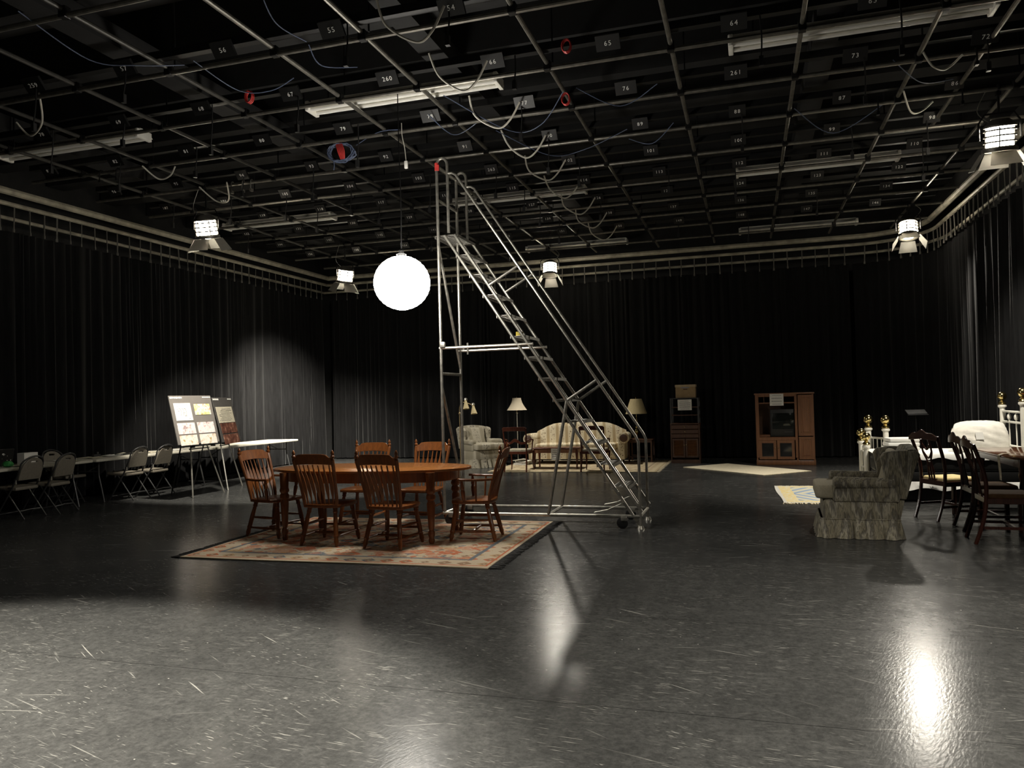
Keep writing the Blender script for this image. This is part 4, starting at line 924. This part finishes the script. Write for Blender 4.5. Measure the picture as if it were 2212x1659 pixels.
# ------------------------------------------------------------------ narrow cabinet
cb = thing('narrow_cabinet', 'narrow dark cabinet with open shelves above drawers and louvred doors', 'cabinet', (-1.35, 17.55, 0))
W, D = .63, .46
for s in (-1, 1): MB().box((s * (W / 2 - .012), 0, .43), (.024, D, .86)).build('side_panel', 'walnut', cb, smooth=False)
MB().box((0, D / 2 - .01, .43), (W - .05, .016, .84)).build('back_panel', 'walnut', cb, smooth=False); MB().box((0, 0, .865), (W + .01, D, .022)).build('counter_board', 'walnut', cb, bevel=.004, seg=1); MB().box((0, -.01, .04), (W - .05, D - .04, .08)).build('plinth', 'walnut', cb, smooth=False)
for s in (-1, 1):
    for y in (-D / 2 + .02, D / 2 - .02): MB().box((s * (W / 2 - .02), y, 1.155), (.03, .03, .56)).build('shelf_post', 'screen_stand', cb, smooth=False)
for z in (1.425, 1.23, 1.055): MB().box((0, 0, z), (W - .02, D - .02, .018)).build('shelf', 'walnut' if z < 1.4 else 'screen_stand', cb, bevel=.003, seg=1)
for z in (.795, .695, .60):
    d = MB().box((0, -D / 2 - .006, z), (W - .055, .02, .088)).build('drawer', 'walnut', cb, bevel=.006, seg=1); MB().ball((0, -D / 2 - .028, z), .013, 8, 6).build('knob', 'oldbrass', d)
for s in (-1, 1):
    w = .27; cx = s * .143
    d = MB().prism([(-w / 2, -.205), (w / 2, -.205), (w / 2, .205), (-w / 2, .205)], .02, Matrix.Translation((cx, -D / 2 - .006, .335)) @ Matrix.Rotation(PI / 2, 4, 'X'), [[(-w / 2 + .035, -.17), (-w / 2 + .035, .17), (w / 2 - .035, .17), (w / 2 - .035, -.17)]]).build('louvred_door', 'walnut', cb, smooth=False)
    for i in range(12): MB().box((cx, -D / 2 - .004, .18 + .0285 * i), (w - .07, .022, .006), (math.radians(38), 0, 0)).build('louvre', 'oak', d, smooth=False)
    MB().ball((s * .022, -D / 2 - .028, .40), .012, 8, 6).build('knob', 'oldbrass', d)
sign('white paper sign taped across the open shelves of the narrow cabinet', (-1.34, 17.315, 1.40), .30, .235, 0, lines=5)
cx_ = thing('file_box', 'cardboard file box sitting on top of the narrow cabinet', 'box', (-1.32, 17.55, 1.436))
MB().box((0, 0, .13), (.43, .32, .26)).build('carton', 'card', cx_, bevel=.006, seg=1); MB().box((0, 0, .265), (.45, .34, .055)).build('lid', 'cardlight', cx_, bevel=.006, seg=1)
MB().box((-.01, -.163, .225), (.18, .003, .022)).build('blue_label', 'bluelabel', cx_, smooth=False); MB().box((0, -.162, .19), (.09, .003, .02)).build('hand_slot', 'walnut', cx_, smooth=False)
# ------------------------------------------------------------------ television cabinet
en = thing('entertainment_cabinet', 'brown wooden television cabinet with a panelled door column and glass doors', 'cabinet', (.72, 17.15, 0), -.06)
W, D, H = 1.14, .52, 1.50; fy = -D / 2
for x, w in ((-W / 2 + .015, .03), (W / 2 - .015, .03), (.235, .03)): MB().box((x, 0, .75), (w, D, 1.44)).build('upright_panel', 'oak', en, smooth=False)
MB().box((0, 0, 1.475), (W + .04, D + .03, .035)).build('top_board', 'oak', en, bevel=.008); MB().box((0, .01, .05), (W + .02, D, .10)).build('plinth', 'oak', en, bevel=.008); MB().box((0, D / 2 - .01, .78), (W - .05, .016, 1.36)).build('back_panel', 'walnut', en, smooth=False)
for z in (.565, 1.285): MB().box((-.165, .01, z), (.77, D - .05, .024)).build('shelf', 'oak', en, smooth=False)
for x in (-.40, -.02): MB().box((x, .05, 1.375), (.014, D - .15, .16)).build('cubby_divider', 'oak', en, smooth=False)
MB().box((-.165, fy - .004, 1.44), (.80, .02, .05)).build('face_rail', 'oak', en, bevel=.004, seg=1); MB().box((-.53, fy - .004, .80), (.06, .02, 1.30)).build('face_stile', 'oak', en, bevel=.004, seg=1); MB().box((.225, fy - .004, .80), (.05, .02, 1.30)).build('face_stile', 'oak', en, bevel=.004, seg=1)
MB().box((-.15, fy - .004, .54), (.72, .02, .06)).build('face_rail', 'oak', en, bevel=.004, seg=1)
def panel_door(cx, z0, z1, w, nm='door'):
    cz, h = (z0 + z1) / 2, z1 - z0; R_ = Matrix.Translation((cx, fy - .012, cz)) @ Matrix.Rotation(PI / 2, 4, 'X'); b = .055
    d = MB().prism([(-w / 2, -h / 2), (w / 2, -h / 2), (w / 2, h / 2), (-w / 2, h / 2)], .022, R_, [[(-w / 2 + b, -h / 2 + b), (-w / 2 + b, h / 2 - b), (w / 2 - b, h / 2 - b), (w / 2 - b, -h / 2 + b)]]).build(nm, 'oak', en, smooth=False)
    return d, b, cz, h
for z0, z1 in ((.60, 1.44), (.12, .58)):
    d, b, cz, h = panel_door(.41, z0, z1, .29); MB().box((.41, fy - .010, cz), (.29 - 2 * b + .004, .012, h - 2 * b + .004)).box((.41, fy - .018, cz), (.29 - 2 * b - .05, .012, h - 2 * b - .05)).build('raised_panel', 'oak', d, bevel=.005, seg=1)
for x in (-.345, .01):
    d, b, cz, h = panel_door(x, .12, .51, .34); MB().box((x, fy - .010, cz), (.34 - 2 * b, .006, h - 2 * b)).build('glass_pane', 'glass', d, smooth=False)
    for q in range(2): MB().box((x, fy + .03, .23 + .10 * q), (.22, .03, .010)).build('inner_shelf', 'screen_stand', d, smooth=False)
    MB().ball((x + (.145 if x < -.2 else -.145), fy - .035, .36), .011, 8, 6).build('knob', 'oldbrass', d)
MB().box((-.40, .02, .60), (.22, .34, .045)).build('inner_ledge', 'oak', en, bevel=.004, seg=1)
tv = thing('television', 'black tube television inside the brown wooden cabinet', 'television', (-.035 + .72 + .0, 17.12, .578), -.06)
MB().box((0, -.06, .29), (.50, .20, .57)).box((0, .12, .29), (.42, .20, .46), None, (1, 1)).build('tv_case', 'black', tv, bevel=.012)
n = 8; rr = []
for i in range(n + 1):
    u = -1 + 2 * i / n; rr.append([(u * .21, -.163 - .016 * (1 - u * u) - .012 * (1 - v * v), .33 + v * .165) for v in [-1 + 2 * j / 6 for j in range(7)]])
MB().rings(rr, cap=False, closed=False).build('screen', 'tvglass', tv, ang=60)
MB().box((.10, -.163, .10), (.16, .006, .012)).build('control_strip', 'screen_stand', tv, smooth=False)
sign('white paper sign taped to the top of the television cabinet', (.56, 16.868, 1.475), .27, .245, -.06, lines=4)
rug('cream_rug', 'plain cream rug laid askew in front of the television cabinet', (-.12, 15.93), 1.10, .60, 'rugcream', math.radians(-46), ('x', .03, 'fringe_cream', 60))
rug('small_rug', 'small blue and yellow fringed rug in front of the grey wing chair', (.88, 12.05), .50, .98, 'bluerug', .03, ('y', .09, 'fringe_cream', 50))
# ------------------------------------------------------------------ grey wing chair
wing_chair('wing_chair', 'grey flame-stitch wing chair with a gathered skirt beside the dark dining chairs', (1.10, 8.87, 0), PI / 2 - .04, 'flame', 'plaincush')
# ------------------------------------------------------------------ bed
bd = thing('bed', 'white enamel bed with brass ball finials and white bedding', 'bed', (2.55, 11.75, 0))
def post(x, y, h, r, nm='post', k=1.0, par=bd):
    o = MB().lathe((x, y, 0), [(0, .025), (.03, .03), (.05, r), (h - .22, r), (h - .20, r * 1.5), (h - .18, r * 1.5), (h - .165, r * 1.05)], 14).build(nm, 'whitepaint', par)
    R_ = .060 * k; zb = .055
    MB().lathe((x, y, h - .165), [(0, r * 1.1), (.008, r * 1.55), (.028, r * 1.2), (.042, r * .7), (.052, r * .75)] + [(zb + R_ - R_ * math.cos(PI * i / 10), R_ * math.sin(PI * i / 10)) for i in range(1, 10)] + [(zb + 2 * R_, .002)], 18).build('brass_finial', 'brass', o)
    return o
# headboard (towards the curtain) and footboard
yh0, yh1 = -.33, .62
for y, h in ((yh0, 1.47), (yh1 - .1, 1.42)): post(.83, y, h, .036)
for z in (1.16, 1.02, .70): MB().cyl((.83, yh0, z), (.83, yh1 - .1, z), .016, n=10).build('head_rail', 'whitepaint', bd)
for i in range(2):
    y = yh0 + (yh1 - .1 - yh0) * (i + 1) / 3; MB().cyl((.83, y, .45), (.83, y, 1.16), .009, n=8).ball((.83, y, 1.09), .028, 10, 8, 1.5).build('spindle', 'whitepaint', bd)
for y, h in ((.10, .90), (.62, .93)): post(-.98, y, h, .036)
for z in (.62, .40): MB().cyl((-.98, .10, z), (-.98, .62, z), .014, n=10).build('foot_rail', 'whitepaint', bd)
MB().tube([(-.98, .36 - .20 * math.cos(PI * i / 10), .40 + .30 * math.sin(PI * i / 10)) for i in range(11)], .012, 8).build('foot_arch', 'whitepaint', bd)
for y in (.22, .36, .50): MB().cyl((-.98, y, .22), (-.98, y, .62), .008, n=8).build('spindle', 'whitepaint', bd)
MB().box((-.05, .08, .235), (1.76, .95, .055)).build('side_rail', 'black_metal', bd, bevel=.004, seg=1)
for x in (-.80, .74):
    for y in (-.32, .48): MB().cyl((x, y, 0), (x, y, .24), .02, n=8).build('leg', 'black_metal', bd)
MB().box((-.03, .08, .13), (1.5, .80, .22)).build('under_box', 'black', bd, smooth=False)
MB().box((-.05, .08, .335), (1.78, .98, .15)).build('box_spring', 'black', bd, bevel=.02); MB().box((-.05, .08, .50), (1.80, 1.0, .21)).build('mattress', 'black', bd, bevel=.05, seg=3)
n = 40; rr = []
for i in range(n + 1):
    x = -.96 + 1.80 * i / n; w = .006 * math.sin(i * 1.9); q = .018 * math.sin(i * .8); rr.append([(x, -.445 + w, .575 + q), (x, -.438, .625), (x, -.41, .645), (x, .1, .65 + .012 * math.sin(i * .7)), (x, .55, .645), (x, .592, .62), (x, .598 + w, .40)])
MB().rings(rr, cap=False, closed=False).build('bedspread', 'linen', bd, ang=70)
rr = []
for i in range(n + 1):
    x = -.94 + 1.78 * i / n; w = .018 * math.sin(i * 1.5 + math.sin(i)); rr.append([(x, -.425, .275), (x, -.45 + w, .23), (x, -.455 - w * .6, .175 + .02 * math.sin(i * .6))])
MB().rings(rr, cap=False, closed=False).build('dust_ruffle', 'linen', bd, ang=70)
MB().box((-.05, .20, .27), (1.7, .9, .02)).build('slat_board', 'board2', bd, smooth=False)
# pillow heap at the headboard
def pillow(label, loc, w, d, h, rot, m, group):
    n, k = 20, 14; mb = MB(); vs = []; fs = []
    for sgn in (1, -1):
        for j in range(k + 1):
            for i in range(n + 1):
                u, v = -1 + 2 * i / n, -1 + 2 * j / k
                e = max(0, (1 - abs(u) ** 2.4) * (1 - abs(v) ** 2.4)); z = sgn * (h / 2) * e ** .75 + (.012 * math.sin(7 * u + 10 * v) * e)
                ru = w / 2 * u * (1 - .10 * v * v * u * u); rv = d / 2 * v * (1 - .22 * abs(u) ** 3); vs.append((ru, rv, z + (.006 * math.sin(25 * (u + v)) if e < .05 else 0)))
    N = (n + 1) * (k + 1)
    for j in range(k):
        for i in range(n):
            a = j * (n + 1) + i; fs.append((a, a + 1, a + n + 2, a + n + 1)); fs.append((N + a, N + a + n + 1, N + a + n + 2, N + a + 1))
    o = mb.add(vs, fs).build('pillow', m, ang=70); o.location = loc; o.rotation_euler = rot
    return tag(o, label, 'pillow', group)
pillow('large white ruffled pillow leaning at the head of the bed', (2.93, 11.62, .82), .74, .38, .16, (math.radians(72), 0, math.radians(12)), 'pillow', 'white pillows on the bed')
pillow('plain white pillow propped behind the ruffled pillow', (3.0, 11.86, .85), .70, .42, .14, (math.radians(70), 0, math.radians(10)), 'linen', 'white pillows on the bed')
pg = MB().box((0, 0, 0), (.10, .003, .10)).build('printed_tag', 'paper', smooth=False); pg.location = (2.90, 11.525, .86); pg.rotation_euler = (math.radians(-18), 0, math.radians(12)); tag(pg, 'small white printed tag on the front of the ruffled pillow', 'tag')
fo = thing('folded_linen', 'folded white linen stack standing on the bed near its foot', 'linen', (1.98, 11.72, .662), .1)
for i in range(3): MB().box((.01 * i, 0, .03 + .058 * i), (.42 - .02 * i, .30, .056)).build('folded_sheet', 'linen', fo, bevel=.018, seg=3)
# second, unassembled bed end behind the mattress
b2 = thing('bed_end', 'spare white bed end with two brass ball finials standing behind the bed', 'bed', (1.83, 12.66, 0), -1.05)
for x in (-.19, .19): post(x, 0, 1.10, .038, par=b2, k=1.1)
for z in (.78, .42): MB().cyl((-.19, 0, z), (.19, 0, z), .015, n=10).build('rail', 'whitepaint', b2)
for x in (-.09, 0, .09): MB().cyl((x, 0, .42), (x, 0, .78), .008, n=8).build('spindle', 'whitepaint', b2)
ms = thing('music_stand', 'dim dark music stand with a tilted desk beyond the bed', 'stand', (3.05, 16.3, 0), .2)
MB().box((0, 0, 1.06), (.36, .02, .16), (math.radians(-62), 0, .0)).box((0, -.09, 1.01), (.36, .05, .012)).build('desk', 'screen_stand', ms, bevel=.003, seg=1); MB().cyl((0, .02, .05), (0, .02, 1.03), .011, n=8).build('pole', 'black_metal', ms)
for k in range(3): MB().tube([(0, .02, .12), (.26 * math.cos(k * 2.094), .02 + .26 * math.sin(k * 2.094), .008)], .008, 6).build('leg', 'black_metal', ms)
# ------------------------------------------------------------------ dark dining set
dk = thing('dark_dining_table', 'glossy dark mahogany dining table beside the bed', 'table', (3.13, 9.95, 0))
n = 40; MB().prism([sup(2 * PI * i / n, .545, .86, .35) for i in range(n)], .024, Matrix.Translation((0, 0, .748))).build('table_top', 'mahog_top', dk, bevel=.008)
MB().prism([(-.46, -.76), (.46, -.76), (.46, .76), (-.46, .76)], .085, Matrix.Translation((0, 0, .693)), [[(-.43, -.73), (-.43, .73), (.43, .73), (.43, -.73)]]).build('apron', 'mahog', dk, smooth=False)
for x in (-.43, .43):
    for y in (-.72, .72): MB().lathe((x, y, 0), [(0, .02), (.04, .026), (.10, .02), (.45, .03), (.52, .022), (.56, .036), (.60, .03), (.735, .034)], 12).build('leg', 'mahog', dk)
def splat_chair(label, loc, rz, cloth):
    t = thing('splat_back_chair', label, 'chair', loc, rz, 'dark mahogany chairs around the dark dining table')
    yb = lambda z: -.215 - (.10 * ((z - .44) / .56) ** 1.2 if z > .44 else -.0)
    for s in (-1, 1):
        MB().tube(spline([(s * .19, -.315, 0), (s * .195, -.245, .22), (s * .20, -.215, .44), (s * .21, -.225, .66), (s * .225, -.315, .955)], 6), .019, 8).build('back_post', 'mahog', t)
        MB().box((s * .205, .205, .20), (.042, .042, .40)).build('front_leg', 'mahog', t, bevel=.005, seg=1)
        MB().box((s * .20, -.01, .415), (.03, .42, .055)).build('side_rail', 'mahog', t, bevel=.004, seg=1); MB().box((s * .20, -.02, .16), (.018, .45, .028)).build('stretcher', 'mahog', t, smooth=False)
    MB().box((0, .21, .415), (.40, .03, .055)).build('front_rail', 'mahog', t, bevel=.004, seg=1); MB().box((0, -.215, .42), (.38, .03, .055)).build('rear_rail', 'mahog', t, bevel=.004, seg=1); MB().box((0, .02, .16), (.38, .025, .026)).build('stretcher', 'mahog', t, smooth=False)
    MB().box((0, .0, .455), (.40, .40, .055)).build('seat', cloth, t, bevel=.022, seg=3)
    n = 18; rr = []
    for i in range(n + 1):
        u = -1 + 2 * i / n; zt = .965 + .055 * math.cos(u * PI / 2) ** 2 + .012 * math.cos(u * PI * 3); zl = .905 + .02 * (1 - abs(u)); y = -.318 - .02 * (1 - u * u)
        rr.append([(u * .245, y - .012, zl), (u * .245, y + .012, zl), (u * .245, y + .008, zt), (u * .245, y - .012, zt)])
    MB().rings(rr).build('crest_rail', 'mahog', t, bevel=.004, seg=1)
    for pts in ([(-.035, 0, .44), (-.045, 0, .55), (-.03, 0, .66), (-.075, 0, .78), (-.06, 0, .92)], [(.035, 0, .44), (.045, 0, .55), (.03, 0, .66), (.075, 0, .78), (.06, 0, .92)], [(-.10, 0, .44), (-.115, 0, .58), (-.085, 0, .68), (0, 0, .80), (.0, 0, .92)][:0] or [(0, 0, .44), (0, 0, .6), (.0, 0, .66)], [(-.075, 0, .78), (0, 0, .70), (.075, 0, .78)], [(-.06, 0, .86), (0, 0, .80), (.06, 0, .86)]):
        q = [V((p[0], yb(p[2]) - .004, p[2])) for p in pts]; MB().strip(spline(q, 5), .022, .012, (1, 0, 0)) if False else MB().tube(spline(q, 5), .010, 8).build('splat_bar', 'mahog', t)
    MB().box((0, yb(.45) - .004, .452), (.12, .018, .03)).build('splat_shoe', 'mahog', t, bevel=.003, seg=1)
    return t
splat_chair('dark splat-back chair with pale yellow seat beside the wing chair', (2.20, 10.02, 0), -PI / 2 + .44, 'yellowcloth')
splat_chair('dark splat-back chair at the table side, the second from the wing chair', (2.42, 9.28, 0), -PI / 2 + .02, 'brownseat')
splat_chair('dark splat-back chair at the table end closest to the open floor', (2.36, 8.55, 0), -PI / 2 - .03, 'brownseat')
tg = MB(); rr = []
for i in range(9):
    u = i / 8; p = [(-.005 - .06 * (1 - u), .773, 0)] ; z = .775 - (0 if u < .2 else (u - .2) * .36); x = 2.585 - (.0 if u > .2 else -(.2 - u) * .5) - .006 * math.sin(u * 5)
    rr.append([(x, 9.52, z), (x, 9.60, z), (x + .003, 9.60, z + .002), (x + .003, 9.52, z + .002)])
o = tg.rings(rr).build('cloth_strip', 'seatcloth'); tag(o, 'grey printed cloth strip hanging over the edge of the dark table', 'cloth')
